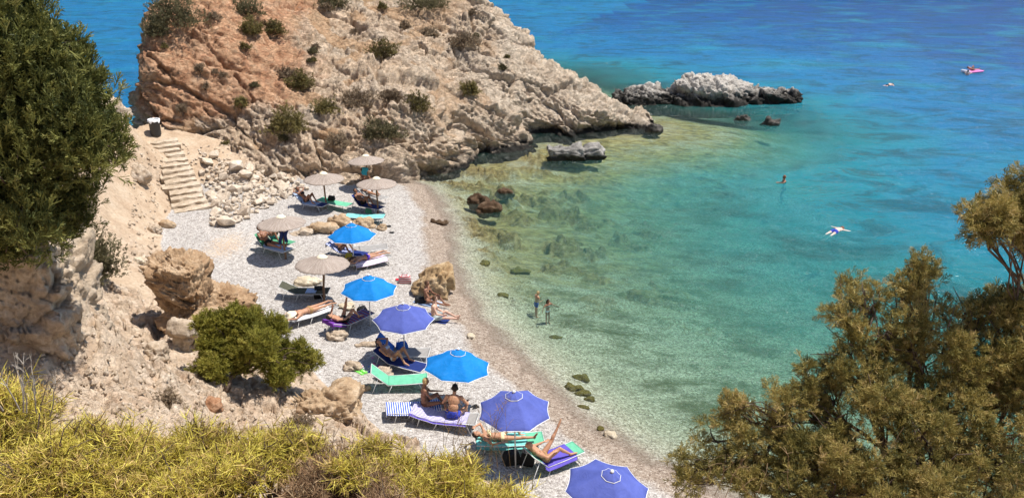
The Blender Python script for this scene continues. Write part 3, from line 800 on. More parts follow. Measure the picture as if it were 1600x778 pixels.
# ---- the steps
a = on_ground(302, 326); b = on_ground(254, 221)
NS = 14
st = empty('stone_steps', a)
tag(st, 'flight of rough cream stone steps climbing between slope and rockfall', 'steps')
ang = math.atan2(b.x - a.x, b.y - a.y)
M['step'] = mat_rock('step_stone', (.33, .25, .17), (.50, .40, .295), (.63, .53, .42), None, 1.5)
for i in range(NS):
    t = i / (NS - 1)
    w = (1.85 - .35 * t) * random.uniform(.86, 1.06)
    bm = bmesh.new(); bmesh.ops.create_cube(bm, size=1.0)
    bmesh.ops.scale(bm, vec=(w, .85, .34), verts=bm.verts)
    bmesh.ops.subdivide_edges(bm, edges=bm.edges, cuts=7, use_grid_fill=True)
    for vv in bm.verts:
        q = np.array([[vv.co.x * 2 + 9 * i, vv.co.y * 2, vv.co.z * 2]])
        vv.co += Vector((float(perlin(q)[0]) * .09, float(perlin(q * 1.3 + 9)[0]) * .19, float(perlin(q * 1.6 + 21)[0]) * .085))
    me = bpy.data.meshes.new('step'); bm.to_mesh(me); bm.free()
    o = link('step', me, M['step'], st)
    d = (b - a) * t
    o.location = (d.x + random.uniform(-.09, .09), d.y, d.z - .09)
    o.rotation_euler = (random.uniform(-.02, .02), random.uniform(-.05, .05), -ang + random.uniform(-.09, .09))

# ---- the rockfall beside the steps: every boulder a thing
def angular(seed, n=15):
    r_ = np.random.default_rng(seed); bm = bmesh.new()
    for q in r_.normal(size=(n, 3)):
        q = q / np.linalg.norm(q) * r_.uniform(.38, .55); bm.verts.new((q[0], q[1] * .82, q[2] * .66))
    bmesh.ops.convex_hull(bm, input=bm.verts)
    for v in [v for v in bm.verts if not v.link_faces]: bm.verts.remove(v)
    bmesh.ops.bevel(bm, geom=list(bm.edges), offset=.022, segments=1, affect='EDGES')
    me = bpy.data.meshes.new('fallen_boulder'); bm.to_mesh(me); bm.free(); return me
kinds = [angular(90 + i) for i in range(9)]
M['rock_fall'] = mat_rock('broken_limestone', (.44, .34, .245), (.60, .495, .385), (.74, .66, .56))
for me in kinds: me.materials.append(M['rock_fall'])
POLY = [(312, 240), (345, 248), (400, 268), (462, 284), (480, 297), (440, 312), (405, 332), (372, 350), (340, 358), (326, 346), (334, 318), (322, 290), (312, 262)]
rr = random.Random(5); placed = []; tries = 0
while len(placed) < 215 and tries < 9000:
    tries += 1
    px, py = rr.uniform(310, 482), rr.uniform(238, 360)
    if not bool(inside(np.array([px]), np.array([py]), POLY)[0]): continue
    s = rr.choice([.28, .35, .42, .5, .5, .6, .75, .95]) * rr.uniform(.8, 1.15) if len(placed) > 10 else rr.uniform(.8, 1.15)
    p = on_ground(px, py)
    if any((p - q).length < .31 * (s + r) for q, r in placed): continue
    placed.append((p, s))
    o = bpy.data.objects.new('fallen_boulder', rr.choice(kinds)); COL.objects.link(o)
    o.location = (p.x, p.y, p.z + s * .17); o.scale = (s, s * rr.uniform(.8, 1.1), s * rr.uniform(.8, 1.1))
    o.rotation_euler = (rr.uniform(-.4, .4), rr.uniform(-.4, .4), rr.uniform(0, 6.3))
    tag(o, 'pale angular boulder in the rockfall between the steps and the headland foot', 'boulder', 'boulders of the rockfall beside the steps')
# loose small stones over the slope and the foot of the headland
vs, fs, nb = [], [], 0
def chip(seed):
    r_ = np.random.default_rng(seed); bm = bmesh.new()
    for q in r_.normal(size=(9, 3)):
        q = q / np.linalg.norm(q) * r_.uniform(.35, .55); bm.verts.new((q[0], q[1] * .8, q[2] * .55))
    bmesh.ops.convex_hull(bm, input=bm.verts)
    for v in [v for v in bm.verts if not v.link_faces]: bm.verts.remove(v)
    bmesh.ops.triangulate(bm, faces=bm.faces); bm.verts.index_update()
    r2 = (np.array([v.co for v in bm.verts]), np.array([[v.index for v in f.verts] for f in bm.faces])); bm.free(); return r2
small = [chip(600 + i) for i in range(12)]
for i in range(2100):
    if i < 1100: px, py = rr.uniform(200, 480), rr.uniform(225, 420)
    else: px, py = rr.uniform(60, 580), rr.uniform(420, 720)
    p = on_ground(px, py)
    if not (i < 1100 and bool(inside(np.array([px]), np.array([py]), POLY)[0])) and smooth(-.12, .25, float(hill_z(np.array([p.x]), np.array([p.y]))[0] - beach_z(np.array([p.x]), np.array([p.y]))[0])) < .5: continue
    s = (.035 + .13 * rr.random() ** 2.2) * (1.1 if i < 1100 else .85)
    q = Quaternion((rr.gauss(0, 1), rr.gauss(0, 1), rr.gauss(0, 1), rr.gauss(0, 1))).normalized().to_matrix()
    Vv, sf = small[i % 12]
    vs.append(Vv @ np.array(q).T * s * 2 + np.array([p.x, p.y, p.z + s * .2])); fs.append(sf + nb); nb += len(Vv)
o = link('rubble', mesh_np('rubble', np.concatenate(vs), np.concatenate(fs), False), M['rock_pale'])
tag(o, 'small pale stones littering the slope, the path and the rockfall', 'rubble', kind='stuff')
# ------------------------------------------------------------------ plants
def mat_leaf(name, stops, trans=.25, rough=.6):
    k = NT(name); t = k.attr('tint')
    c = k.ramp(t, stops)
    p = k.pbr(c, rough, None, .25)
    tl = k.n('ShaderNodeBsdfTranslucent'); k.L.new(c, tl.inputs[0])
    m = k.n('ShaderNodeMixShader'); m.inputs[0].default_value = trans
    k.L.new(p, m.inputs[1]); k.L.new(tl.outputs[0], m.inputs[2])
    return k.done(m.outputs[0])
M['juniper_dark'] = mat_leaf('juniper_foliage', [(0, (.05, .062, .017)), (.5, (.18, .185, .05)), (.85, (.30, .285, .08)), (1, (.38, .34, .13))])
M['juniper_bush'] = mat_leaf('juniper_bush_foliage', [(0, (.06, .065, .012)), (.5, (.23, .22, .035)), (.85, (.36, .33, .06)), (1, (.42, .37, .09))])
M['juniper_gold'] = mat_leaf('golden_juniper_foliage', [(0, (.09, .085, .022)), (.3, (.23, .20, .058)), (.55, (.37, .30, .088)), (.8, (.53, .41, .15)), (1, (.58, .42, .20))])
M['broom'] = mat_leaf('broom_shoots', [(0, (.10, .06, .03)), (.22, (.28, .165, .06)), (.40, (.42, .32, .06)), (.64, (.65, .545, .08)), (.86, (.78, .68, .14)), (1, (.66, .46, .18))], .2)
M['dry'] = mat_leaf('dry_twigs', [(0, (.10, .055, .03)), (.5, (.28, .165, .085)), (1, (.50, .37, .22))], .1, .8)
M['shrub_dark'] = mat_leaf('dark_shrub_foliage', [(0, (.055, .048, .025)), (.5, (.145, .128, .062)), (1, (.25, .22, .12))])
M['shrub_olive'] = mat_leaf('olive_shrub_foliage', [(0, (.07, .055, .025)), (.5, (.21, .175, .06)), (1, (.34, .28, .11))])
M['shrub_dry'] = mat_leaf('dry_shrub_foliage', [(0, (.12, .08, .05)), (.5, (.29, .215, .14)), (1, (.44, .35, .24))])
def mat_bark(name, a, b):
    k = NT(name); co = k.co((6, 6, 1.5)); n = k.noise(co, 4, 6, .7)
    return k.done(k.pbr(k.ramp(n, [(.3, a), (.7, b)]), .9, k.bump(n, .8, .03), .1))
M['bark'] = mat_bark('juniper_bark', (.06, .04, .03), (.20, .145, .11))
M['bark_pale'] = mat_bark('weathered_wood', (.22, .18, .14), (.50, .45, .39))

def twig_template(n_side, L, w, ang, rs, curl=.15):
    """a spray: an axis with side twigs, each a thin crossed blade; returns quads (m,4,3) of unit length L"""
    Q = []
    def blade(p, d, l, w):
        d = d / np.linalg.norm(d); s = np.cross(d, rs.normal(size=3)); s /= np.linalg.norm(s)
        e = p + d * l
        Q.append([p - s * w * .5, p + s * w * .5, e + s * w * .28, e - s * w * .28])
    ax = np.array([0, 0, 1.0])
    blade(np.zeros(3), ax, L, w * .8)
    for i in range(n_side):
        t = .12 + .86 * i / n_side
        az = i * 2.4 + rs.random() * .8
        o = np.array([math.cos(az), math.sin(az), 0])
        d = ax * math.cos(ang) + o * math.sin(ang) + rs.normal(size=3) * curl
        l = L * (.55 * (1 - t) + .16) * rs.uniform(.7, 1.2)
        p0 = ax * L * t
        blade(p0, d, l, w)
        if l > .22 * L:
            for s_ in (.45, .75):
                d2 = d + rs.normal(size=3) * .6 + ax * .3
                blade(p0 + d / np.linalg.norm(d) * l * s_, d2, l * .42, w * .85)
    return np.array(Q)

def frames(D, rs):
    D = D / np.linalg.norm(D, axis=1)[:, None]
    a = np.cross(D, rs.normal(size=D.shape)); a /= np.linalg.norm(a, axis=1)[:, None]
    b = np.cross(D, a)
    return np.stack([a, b, D], 2)          # columns

def spread_sprays(templates, P, D, S, T, rs, jitter=.12):
    """copies the quads of the templates to points P along D; one mesh-ready array"""
    Fm = frames(D, rs); which = rs.integers(0, len(templates), len(P))
    Vs, Ts = [], []
    for k, t in enumerate(templates):
        idx = np.where(which == k)[0]
        if not len(idx): continue
        q = np.einsum('nij,mvj->nmvi', Fm[idx], t) * S[idx][:, None, None, None] + P[idx][:, None, None, :]
        tt = np.clip(T[idx][:, None] + rs.normal(size=(len(idx), t.shape[0])) * jitter, 0, 1)
        Vs.append(q.reshape(-1, 3)); Ts.append(np.repeat(tt.reshape(-1), 4))
    V = np.concatenate(Vs); return V, np.concatenate(Ts)

def leaf_mesh(name, V, T, mat, parent=None):
    me = mesh_np(name, V, np.arange(len(V)).reshape(-1, 4), False, {'tint': T})
    return link(name, me, mat, parent)

def lobes_world(L):
    """(px, py, Y, radius in photo pixels) -> world centre and radius"""
    C, Rr = [], []
    for px, py, Y, rp in L:
        p = at_y(px, py, Y); dep = p[1] * CP + (CAM_Z - p[2]) * SP
        C.append(p); Rr.append(rp * dep / F_PX)
    return np.array(C), np.array(Rr)

def crown_points(C, Rr, n, rs, inner=.35, lump=.35, cut=.62, freq=2.2):
    w = Rr ** 2; w = w / w.sum()
    k = rs.choice(len(C), n, p=w)
    d = rs.normal(size=(n, 3)); d /= np.linalg.norm(d, axis=1)[:, None]
    ns = fbm(d * freq + C[k] * 1.7 + k[:, None] * 3.1, 3)
    r = Rr[k] * (1 + lump * ns) * (1 - inner * rs.random(n) ** 1.6)
    P = C[k] + d * r[:, None]
    D2 = np.linalg.norm(P[:, None] - C[None], axis=2) / Rr[None]
    D2[np.arange(n), k] = 9
    keep = D2.min(1) > cut
    return P[keep], d[keep], k[keep], ns[keep]

def limb(mb, p0, p1, r0, r1, rs, n=6, wob=.08, sides=6):
    p0, p1 = np.array(p0, float), np.array(p1, float); L = np.linalg.norm(p1 - p0)
    pts = []
    for i in range(n + 1):
        t = i / n
        pts.append(p0 + (p1 - p0) * t + rs.normal(size=3) * wob * L * math.sin(math.pi * t) + np.array([0, 0, .12 * L * math.sin(math.pi * t)]))
    mb.tube(pts, r0, sides, r1)
    return pts

def tree(name, label, cat, lobes, n, size, mat, base, seed, up=.55, trunk_r=.1, templ=None, bark='bark', group=None, limbs=True, tshift=.0, inner=.35, lump=.35, cut=.62, split=0, spread=.8, subr=.42, tall=1.0):
    rs = np.random.default_rng(seed)
    root = empty(name, base); tag(root, label, cat, group)
    C0, R0 = lobes_world(lobes); C, Rr, tv = C0, R0, np.zeros(len(R0))
    if split:                                  # each bough breaks up into smaller tufts with gaps between them
        o = rs.normal(size=(len(C0), split, 3)); o /= np.linalg.norm(o, axis=2)[:, :, None]
        C = (C0[:, None] + o * (R0[:, None, None] * spread * rs.uniform(.45, 1.05, (len(C0), split, 1)))).reshape(-1, 3)
        Rr = (R0[:, None] * subr * rs.uniform(.65, 1.3, (len(C0), split))).reshape(-1)
        tv = rs.normal(size=len(Rr)) * .13
    P, d, k, ns = crown_points(C, Rr, n, rs, inner, lump, cut)
    D = d * (1 - up) + np.array([0, 0, up]) + rs.normal(size=d.shape) * .28
    T = .45 + .5 * ns + tv[k] + rs.normal(size=len(P)) * .14 + tshift
    if tall != 1.0: P[:, 2] = C[k][:, 2] + (P[:, 2] - C[k][:, 2]) * tall
    S = size * rs.uniform(.65, 1.25, len(P))
    V, T = spread_sprays(templ, P, D, S, T, rs)
    b = np.array(base)
    leaf_mesh('crown', V - b, T, M[mat], root)
    mb = MB(); cen = C.mean(0)
    fork = b * .5 + cen * .5 - np.array([0, 0, .1])
    pts = limb(mb, (0, 0, 0), fork - b, trunk_r, trunk_r * .65, rs, 6, .05, 8)
    mb.build('trunk', M[bark], root, True)
    mb2 = MB()
    for ci, (c, r_) in enumerate(zip(C0, R0)):
        q = limb(mb2, fork - b, c - b, trunk_r * .55, trunk_r * .2, rs, 6, .06)
        if limbs:
            for _ in range(5):
                e = c + rs.normal(size=3) * r_ * .55
                limb(mb2, q[rs.integers(3, 6)], e - b, trunk_r * .22, trunk_r * .07, rs, 4, .08, 5)
            if split:
                for c2 in C[ci * split:(ci + 1) * split]: limb(mb2, q[rs.integers(4, 7)], c2 - b + rs.normal(size=3) * r_ * .1, trunk_r * .2, trunk_r * .05, rs, 4, .08, 5)
    mb2.build('branches', M[bark], root, True)
    return root

rsx = np.random.default_rng(3)
JUN = [twig_template(9, 1.0, .075, .55, rsx) for _ in range(4)]
JUN_FINE = [twig_template(13, 1.0, .048, .66, rsx, .3) for _ in range(6)]
LEAFY = [twig_template(5, 1.0, .22, .8, rsx, .3) for _ in range(4)]

# ---- big juniper at the left edge
tree('juniper_tree', 'big dark green juniper filling the upper left corner above the cliff', 'tree',
     [(25, 40, 15.5, 52), (0, 90, 14.9, 90), (104, 118, 15.7, 44), (60, 135, 15.1, 72), (132, 180, 15.7, 46), (90, 210, 15.1, 70), (150, 235, 15.6, 46), (20, 220, 14.7, 95), (100, 285, 15.4, 55), (30, 310, 14.6, 80), (-40, 330, 14.5, 80), (60, 350, 15.1, 42), (-70, 180, 14.9, 110), (-5, -40, 15.3, 62), (-60, 20, 14.9, 105), (138, 142, 15.9, 26), (166, 215, 15.8, 28), (20, 365, 14.9, 40), (90, 350, 15.3, 32), (-10, 380, 14.7, 40), (120, 320, 15.5, 30), (70, 78, 15.7, 32), (140, 100, 15.9, 16), (118, 72, 15.9, 16)],
     15000, .285, 'juniper_dark', tuple(at_y(30, 402, 15.6)), 21, .62, .16, JUN, tshift=-.04, lump=.6, inner=.6, cut=.4, split=9, spread=.85, subr=.46, tall=1.5)
# ---- juniper bush on the near bank
tree('juniper_bush', 'rounded yellow-green juniper bush on the near bank, twisted trunk in its shadow', 'bush',
     [(345, 525, 19.8, 32), (385, 508, 20.0, 30), (415, 530, 19.9, 29), (456, 560, 20.0, 25), (398, 548, 19.4, 40), (350, 560, 19.3, 32), (325, 575, 19.4, 22), (438, 568, 19.6, 30), (482, 566, 20.1, 16), (318, 508, 20.0, 16), (355, 495, 20.2, 18)],
     8500, .22, 'juniper_bush', tuple(on_ground(352, 612)), 22, .5, .09, JUN, tshift=.14, lump=.6, cut=.45, split=7, spread=.85, subr=.42, inner=.6)
# ---- juniper in front, right
tree('juniper_shrub', 'golden green juniper in front on the right, bare twigs showing through', 'shrub',
     [(1085, 735, 4.3, 34), (1120, 690, 4.4, 36), (1150, 640, 4.5, 30), (1145, 745, 4.2, 44), (1200, 700, 4.3, 50), (1235, 640, 4.4, 40), (1270, 600, 4.5, 32), (1260, 730, 4.1, 50),
      (1300, 660, 4.3, 46), (1330, 570, 4.5, 48), (1320, 500, 4.7, 34), (1345, 465, 4.8, 30), (1385, 520, 4.6, 52), (1370, 610, 4.3, 50), (1420, 460, 4.8, 38), (1440, 425, 4.9, 26), (1450, 540, 4.6, 60),
      (1510, 500, 4.7, 46), (1520, 570, 4.5, 60), (1580, 520, 4.6, 60), (1585, 470, 4.8, 34), (1600, 610, 4.4, 60), (1480, 640, 4.3, 50), (1340, 720, 4.0, 44), (1430, 720, 4.0, 40), (1520, 700, 4.1, 52), (1590, 710, 4.0, 56), (1660, 560, 4.4, 80), (1380, 765, 3.9, 46), (1480, 775, 3.8, 48), (1565, 770, 3.8, 55), (1300, 775, 3.9, 42), (1215, 780, 4.0, 38), (1440, 680, 4.1, 40)],
     16500, .068, 'juniper_gold', (2.9, 4.2, float(ground_z(2.9, 4.2))), 23, .35, .034, JUN_FINE, inner=.85, lump=.7, cut=.28, split=13, spread=1.0, subr=.31)
tree('juniper_shrub', 'golden juniper branch reaching in at the right edge above the larger one', 'shrub',
     [(1540, 350, 4.6, 34), (1580, 330, 4.7, 36), (1600, 285, 4.8, 30), (1620, 360, 4.7, 44), (1520, 330, 4.7, 16)],
     1500, .078, 'juniper_gold', (4.4, 4.6, float(ground_z(4.4, 4.6))), 24, .2, .028, JUN_FINE, inner=.8, lump=.7, cut=.3, split=10, spread=.95, subr=.31)

# ---- scrub
def bush(label, p, size, n, mat, seed, leaf=.13, tshift=0.0, group=None, name='shrub', templ=LEAFY, up=.45):
    rs = np.random.default_rng(seed)
    d = rs.normal(size=(n, 3)); d /= np.linalg.norm(d, axis=1)[:, None]; d[:, 2] = np.abs(d[:, 2]) * 1.0 - .12
    ns = fbm(d * 1.9 + seed * 7.7, 3)
    r = (1 + .95 * ns) * (1 - .6 * rs.random(n) ** 1.3)
    P = d * r[:, None] * np.array(size) * .5
    P[:, 2] *= 1.6
    D = d * (1 - up) + np.array([0, 0, up]) + rs.normal(size=d.shape) * .3
    T = .45 + .55 * ns + rs.normal(size=n) * .16 + tshift
    V, T = spread_sprays(templ, P, D, leaf * rs.uniform(.6, 1.3, n), T, rs)
    root = empty(name, p); tag(root, label, 'shrub', group)
    leaf_mesh('foliage', V, T, M[mat], root)
    mb = MB()
    for i in range(7):
        e = d[i] * np.array(size) * .4
        limb(mb, (0, 0, -.25), e, .03, .01, rs, 3, .08, 5)
    mb.build('stem', M['bark'], root)
    return root

SCRUB = [('big dark round shrub overhanging the left cliff top of the headland', 272, 32, 2.9, 2.0, 'shrub_dark', 900, .15),
         ('dark drooping shrub on the cliff edge under the big round one', 246, 50, 1.2, 1.3, 'shrub_dark', 300, .05),
         ('grey-green shrub at the top of the frame right of the red earth', 383, 18, 2.0, 1.1, 'shrub_dark', 450, .2),
         ('olive shrub below the grey-green one, left half of a pair', 392, 48, 1.2, .95, 'shrub_olive', 320, .0),
         ('brown and olive shrub, right half of the pair near the red earth', 425, 48, 1.5, .9, 'shrub_olive', 380, -.15),
         ('dark shrub on the crest of the headland cut by the frame top', 517, 6, 2.4, .9, 'shrub_dark', 420, .1),
         ('wide dark shrub on the crest near the silhouette', 662, 8, 3.2, .9, 'shrub_dark', 520, .1),
         ('dark olive shrub alone in the middle of the upper rock face', 598, 84, 1.9, 1.3, 'shrub_olive', 480, -.2),
         ('straw coloured dry shrub high on the right of the face', 726, 66, 2.0, 1.0, 'shrub_dry', 400, .0),
         ('green shrub in a cleft left of the centre of the face', 468, 132, 1.6, 1.2, 'shrub_olive', 380, -.05),
         ('grey dead shrub just above the green one in the cleft', 450, 118, 1.1, .7, 'shrub_dry', 220, -.1),
         ('large olive shrub above the overhang, grey twigs beneath', 450, 198, 2.0, 1.6, 'shrub_olive', 650, .1),
         ('small olive shrub left of the grey thornbush', 510, 170, 1.4, .85, 'shrub_olive', 280, .1),
         ('wide grey brown thornbush in the middle of the lower face', 556, 158, 2.2, 1.0, 'shrub_dry', 420, -.1),
         ('brown thornbush to the right of the wide grey one', 610, 152, 1.3, .7, 'shrub_dry', 240, -.2),
         ('mixed brown shrub on the right of the lower face', 652, 166, 1.4, 1.1, 'shrub_olive', 320, -.2),
         ('low dark green cushion shrub above the pale rock foot', 594, 208, 2.2, 1.0, 'shrub_dark', 560, .05),
         ('rusty gold cushion shrub low on the face', 527, 222, 1.2, .75, 'shrub_dry', 280, .2),
         ('olive shrub beneath the straw coloured dry shrub', 734, 142, 1.2, .9, 'shrub_olive', 260, .05),
         ('tiny olive shrub on the earth between two red stones', 377, 161, .6, .5, 'shrub_olive', 120, .1),
         ('pale grey shrub near the crest right of the middle', 671, 52, 1.1, .7, 'shrub_dry', 200, .2),
         ('small grey shrub beside the crest shrub', 632, 40, .8, .5, 'shrub_dry', 140, .0)]
for i, (lab, px, py, w, h, m, n, ts) in enumerate(SCRUB):
    loc, nrm = on_headland(px, py + 4)
    if loc is None: loc = Vector(at_y(px, py + 4, 50 if px < 300 else 60))
    bush(lab, tuple(loc), (w * 1.15, w * .9, h * 1.1), int(n * 1.9), m, 100 + i, .17, ts)
rt = random.Random(12); nt_ = 0
tuft = None
while nt_ < 26:
    px, py = rt.uniform(230, 960), rt.uniform(8, 250)
    loc, nrm = on_headland(px, py)
    if loc is None or loc.z < 1.0 or nrm.z < .25: continue
    w = rt.uniform(.28, .62)
    if tuft is None or nt_ % 7 == 0:
        tuft = bush('low dry tuft among the rocks of the headland', tuple(loc), (w, w, w * .8), 150, ('shrub_dry', 'shrub_olive', 'shrub_dark', 'shrub_dry')[nt_ // 7], 300 + nt_, .13, -.05, 'low dry tufts dotted over the headland', 'scrub_tuft'); o = tuft
    else: o = copy_tree(tuft); o.location = loc
    o.rotation_euler = (0, 0, rt.uniform(0, 6)); s_ = rt.uniform(.7, 1.4); o.scale = (s_ * rt.uniform(.8, 1.4), s_, s_)
    nt_ += 1
p = on_ground(143, 436)
bush('dark grey-green shrub at the foot of the slope below the big juniper', (p.x, p.y, p.z + .2), (1.9, 1.6, 2.1), 3400, 'shrub_dark', 141, .12, .1)
p = on_ground(262, 635)
bush('small dry greyish thornbush on the bank above the broom', tuple(p), (.55, .5, .6), 500, 'shrub_dry', 142, .07, .1)
p = on_ground(470, 668)
bush('dry brown thornbush under the knobbly rock', tuple(p), (.7, .6, .5), 420, 'shrub_dry', 143, .08, .0)

# ---- broom along the bottom
def shoots(n, C, Rr, rs, length, w, up=.7, lump=.7, inner=.8):
    """thin three-sided spines growing from a shrub's branches"""
    k = rs.choice(len(C), n, p=Rr ** 2 / (Rr ** 2).sum())
    d = rs.normal(size=(n, 3)); d /= np.linalg.norm(d, axis=1)[:, None]; d[:, 2] = np.abs(d[:, 2]) * .9 - .15
    ns = fbm(d * 2 + C[k] * 2.2, 3)
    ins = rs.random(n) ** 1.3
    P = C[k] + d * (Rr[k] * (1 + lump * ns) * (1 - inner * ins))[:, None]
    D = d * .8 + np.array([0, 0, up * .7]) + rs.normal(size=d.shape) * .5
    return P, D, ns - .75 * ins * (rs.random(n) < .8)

def spine_template(rs, forks, w):
    """a spiny stem with forks: three-sided prisms as quads"""
    Q = []
    def prism(p, d, l, w):
        d = d / np.linalg.norm(d); a = np.cross(d, [.3, .7, .2]); a /= np.linalg.norm(a); b = np.cross(d, a)
        m = p + d * l * .55 + a * l * .012; e = p + d * l
        ring = lambda c, r: [c + (a * math.cos(t) + b * math.sin(t)) * r for t in (0, 2.1, 4.2)]
        A_, B_, C_ = ring(p, w), ring(m, w * .8), ring(e, w * .15)
        for X, Y in ((A_, B_), (B_, C_)):
            for i in range(3): Q.append([X[i], X[(i + 1) % 3], Y[(i + 1) % 3], Y[i]])
    ax = np.array([0, 0, 1.]); prism(np.zeros(3), ax, 1.0, w)
    for i in range(forks):
        t = rs.uniform(.15, .8); az = rs.uniform(0, 6.28)
        d = ax * rs.uniform(.3, .9) + np.array([math.cos(az), math.sin(az), 0]) * .85
        prism(ax * t, d, rs.uniform(.25, .55), w * .85)
    return np.array(Q)
SPINE = [spine_template(rsx, 6 + i % 3, .017) for i in range(7)]
def broom(label, lobes, n, seed, mat='broom', tshift=0.0, length=.14, base=None, name='broom_shrub', cat='shrub', up=.6, group=None):
    rs = np.random.default_rng(seed)
    C0, R0 = lobes_world(lobes)
    b = np.array([C0[:, 0].mean(), C0[:, 1].mean(), 0]); b[2] = ground_z(b[0], b[1])
    root = empty(name, b); tag(root, label, cat, group)
    o = rs.normal(size=(len(C0), 7, 3)); o /= np.linalg.norm(o, axis=2)[:, :, None]; o[:, :, 2] *= .6
    C = (C0[:, None] + o * (R0[:, None, None] * rs.uniform(.3, .9, (len(C0), 7, 1)))).reshape(-1, 3)
    Rr = (R0[:, None] * .48 * rs.uniform(.6, 1.3, (len(C0), 7))).reshape(-1)
    P, D, ns = shoots(int(n * 1.45), C, Rr, rs, length, .004, up); n = len(P)
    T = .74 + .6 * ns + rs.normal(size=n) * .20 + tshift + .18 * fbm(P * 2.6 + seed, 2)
    V, T = spread_sprays(SPINE, P, D, length * rs.uniform(.5, 1.2, n) * (1 + .7 * (rs.random(n) < .06)), T, rs, .12)
    leaf_mesh('shoots', V - b, T, M[mat], root)
    mb = MB()
    for c, r_ in zip(C, Rr):
        limb(mb, (0, 0, -.1), c - b, .016, .008, rs, 5, .06, 5)
        for _ in range(16):
            e = c + rs.normal(size=3) * r_ * .75 + np.array([0, 0, r_ * .25])
            limb(mb, c - b - np.array([0, 0, r_ * .6]), e - b, .007, .002, rs, 3, .08, 4)
    mb.build('stems', M['bark'], root)
    return root
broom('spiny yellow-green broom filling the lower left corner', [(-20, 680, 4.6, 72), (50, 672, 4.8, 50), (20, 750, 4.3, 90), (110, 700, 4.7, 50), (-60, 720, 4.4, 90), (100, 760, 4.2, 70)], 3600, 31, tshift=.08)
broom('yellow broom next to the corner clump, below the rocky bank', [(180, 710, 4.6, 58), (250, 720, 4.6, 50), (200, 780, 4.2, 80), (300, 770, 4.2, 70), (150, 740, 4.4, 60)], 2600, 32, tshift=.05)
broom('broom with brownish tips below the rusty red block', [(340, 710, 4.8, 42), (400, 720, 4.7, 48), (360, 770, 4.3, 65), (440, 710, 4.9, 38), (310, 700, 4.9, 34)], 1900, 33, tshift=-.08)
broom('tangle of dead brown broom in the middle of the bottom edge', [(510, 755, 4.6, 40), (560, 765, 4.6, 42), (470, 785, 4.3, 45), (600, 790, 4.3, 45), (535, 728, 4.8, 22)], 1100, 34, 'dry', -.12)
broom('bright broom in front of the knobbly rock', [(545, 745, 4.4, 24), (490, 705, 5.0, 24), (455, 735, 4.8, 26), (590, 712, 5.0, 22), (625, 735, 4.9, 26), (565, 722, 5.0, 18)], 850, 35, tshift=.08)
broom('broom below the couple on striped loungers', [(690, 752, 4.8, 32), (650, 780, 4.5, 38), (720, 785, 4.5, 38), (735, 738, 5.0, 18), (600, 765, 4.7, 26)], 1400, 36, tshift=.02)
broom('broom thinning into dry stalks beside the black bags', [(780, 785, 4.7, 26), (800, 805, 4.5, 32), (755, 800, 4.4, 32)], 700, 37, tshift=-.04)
def stalks(label, pts, seed, mat='dry', name='dry_stalks', h=.5, w=.0022, heads=True):
    rs = np.random.default_rng(seed); mb = MB()
    b = Vector(at_y(*pts[0]))
    for px, py, Y in pts:
        p = np.array(at_y(px, py, Y)) - np.array(b)
        for _ in range(3):
            q = p + rs.normal(size=3) * .05; e = q + np.array([rs.normal() * .10, rs.normal() * .05, h * rs.uniform(.7, 1.1)])
            pts3 = limb(mb, q, e, w, w * .4, rs, 5, .03, 4)
            for _ in range(5 if heads else 3):
                s = pts3[rs.integers(2, 6)]; limb(mb, s, s + rs.normal(size=3) * .03 + np.array([0, 0, .05]), w * .7, w * .3, rs, 2, .02, 3)
    me_o = mb.build(name, M[mat]); me_o.location = b
    at = me_o.data.attributes.new('tint', 'FLOAT', 'POINT')
    at.data.foreach_set('value', np.full(len(me_o.data.vertices), .65, np.float32))
    return tag(me_o, label, 'dry grass')
stalks('thin dry stalks standing up in front of the striped loungers', [(722, 720, 5.0), (745, 735, 4.9), (770, 720, 5.0)], 41)
stalks('dry stalks crossing the mint lounger of the sunbather', [(765, 720, 5.0), (800, 730, 4.9), (700, 700, 5.1)], 42)
stalks('bleached bare twigs in front of the shaded cliff', [(-5, 640, 4.2), (20, 640, 4.3), (65, 640, 4.4)], 43, 'bark_pale', 'bare_twigs', .36, .0045)
stalks('dead stems poking out of the dry broom tangle', [(500, 720, 4.8), (580, 720, 4.8), (465, 700, 4.9)], 44, 'dry', 'dead_stems', .3, .003)
stalks('short dry grass at the foot of the front juniper', [(1120, 770, 4.0), (1200, 775, 3.9), (1350, 760, 3.9)], 45, 'dry', 'dry_grass', .24)
# ------------------------------------------------------------------ parasols, loungers, towels, bags
def plain(name, col, rough=.7, spec=.3, trans=0.0, weave=0.0, var=.12):
    k = NT(name); co = k.co()
    n = k.noise(co, 7.0, 4, .6)
    c = k.mix(k.ramp(n, [(.3, 0), (.7, 1)]), tuple(x * (1 - var) for x in col), tuple(min(1, x * (1 + var)) for x in col))
    nb = None
    if weave: nb = k.bump(k.noise(co, 60, 2, .5), weave, .01)
    p = k.pbr(c, rough, nb, spec)
    if trans:
        tl = k.n('ShaderNodeBsdfTranslucent'); k.L.new(c, tl.inputs[0])
        m = k.n('ShaderNodeMixShader'); m.inputs[0].default_value = trans
        k.L.new(p, m.inputs[1]); k.L.new(tl.outputs[0], m.inputs[2]); p = m.outputs[0]
    return k.done(p)

def striped(name, a, b, freq, axis=0, duty=.5, c=None):
    k = NT(name); sp = k.n('ShaderNodeSeparateXYZ'); k.L.new(k.co(), sp.inputs[0])
    f = k.math('FRACT', k.math('MULTIPLY', sp.outputs[axis], freq))
    st = [(0, a), (duty, b)] if c is None else [(0, a), (duty, b), (.78, c)]
    col = k.ramp(f, st, 'CONSTANT')
    return k.done(k.pbr(col, .9, k.bump(k.noise(k.co(), 50, 2), .4, .01), .1))

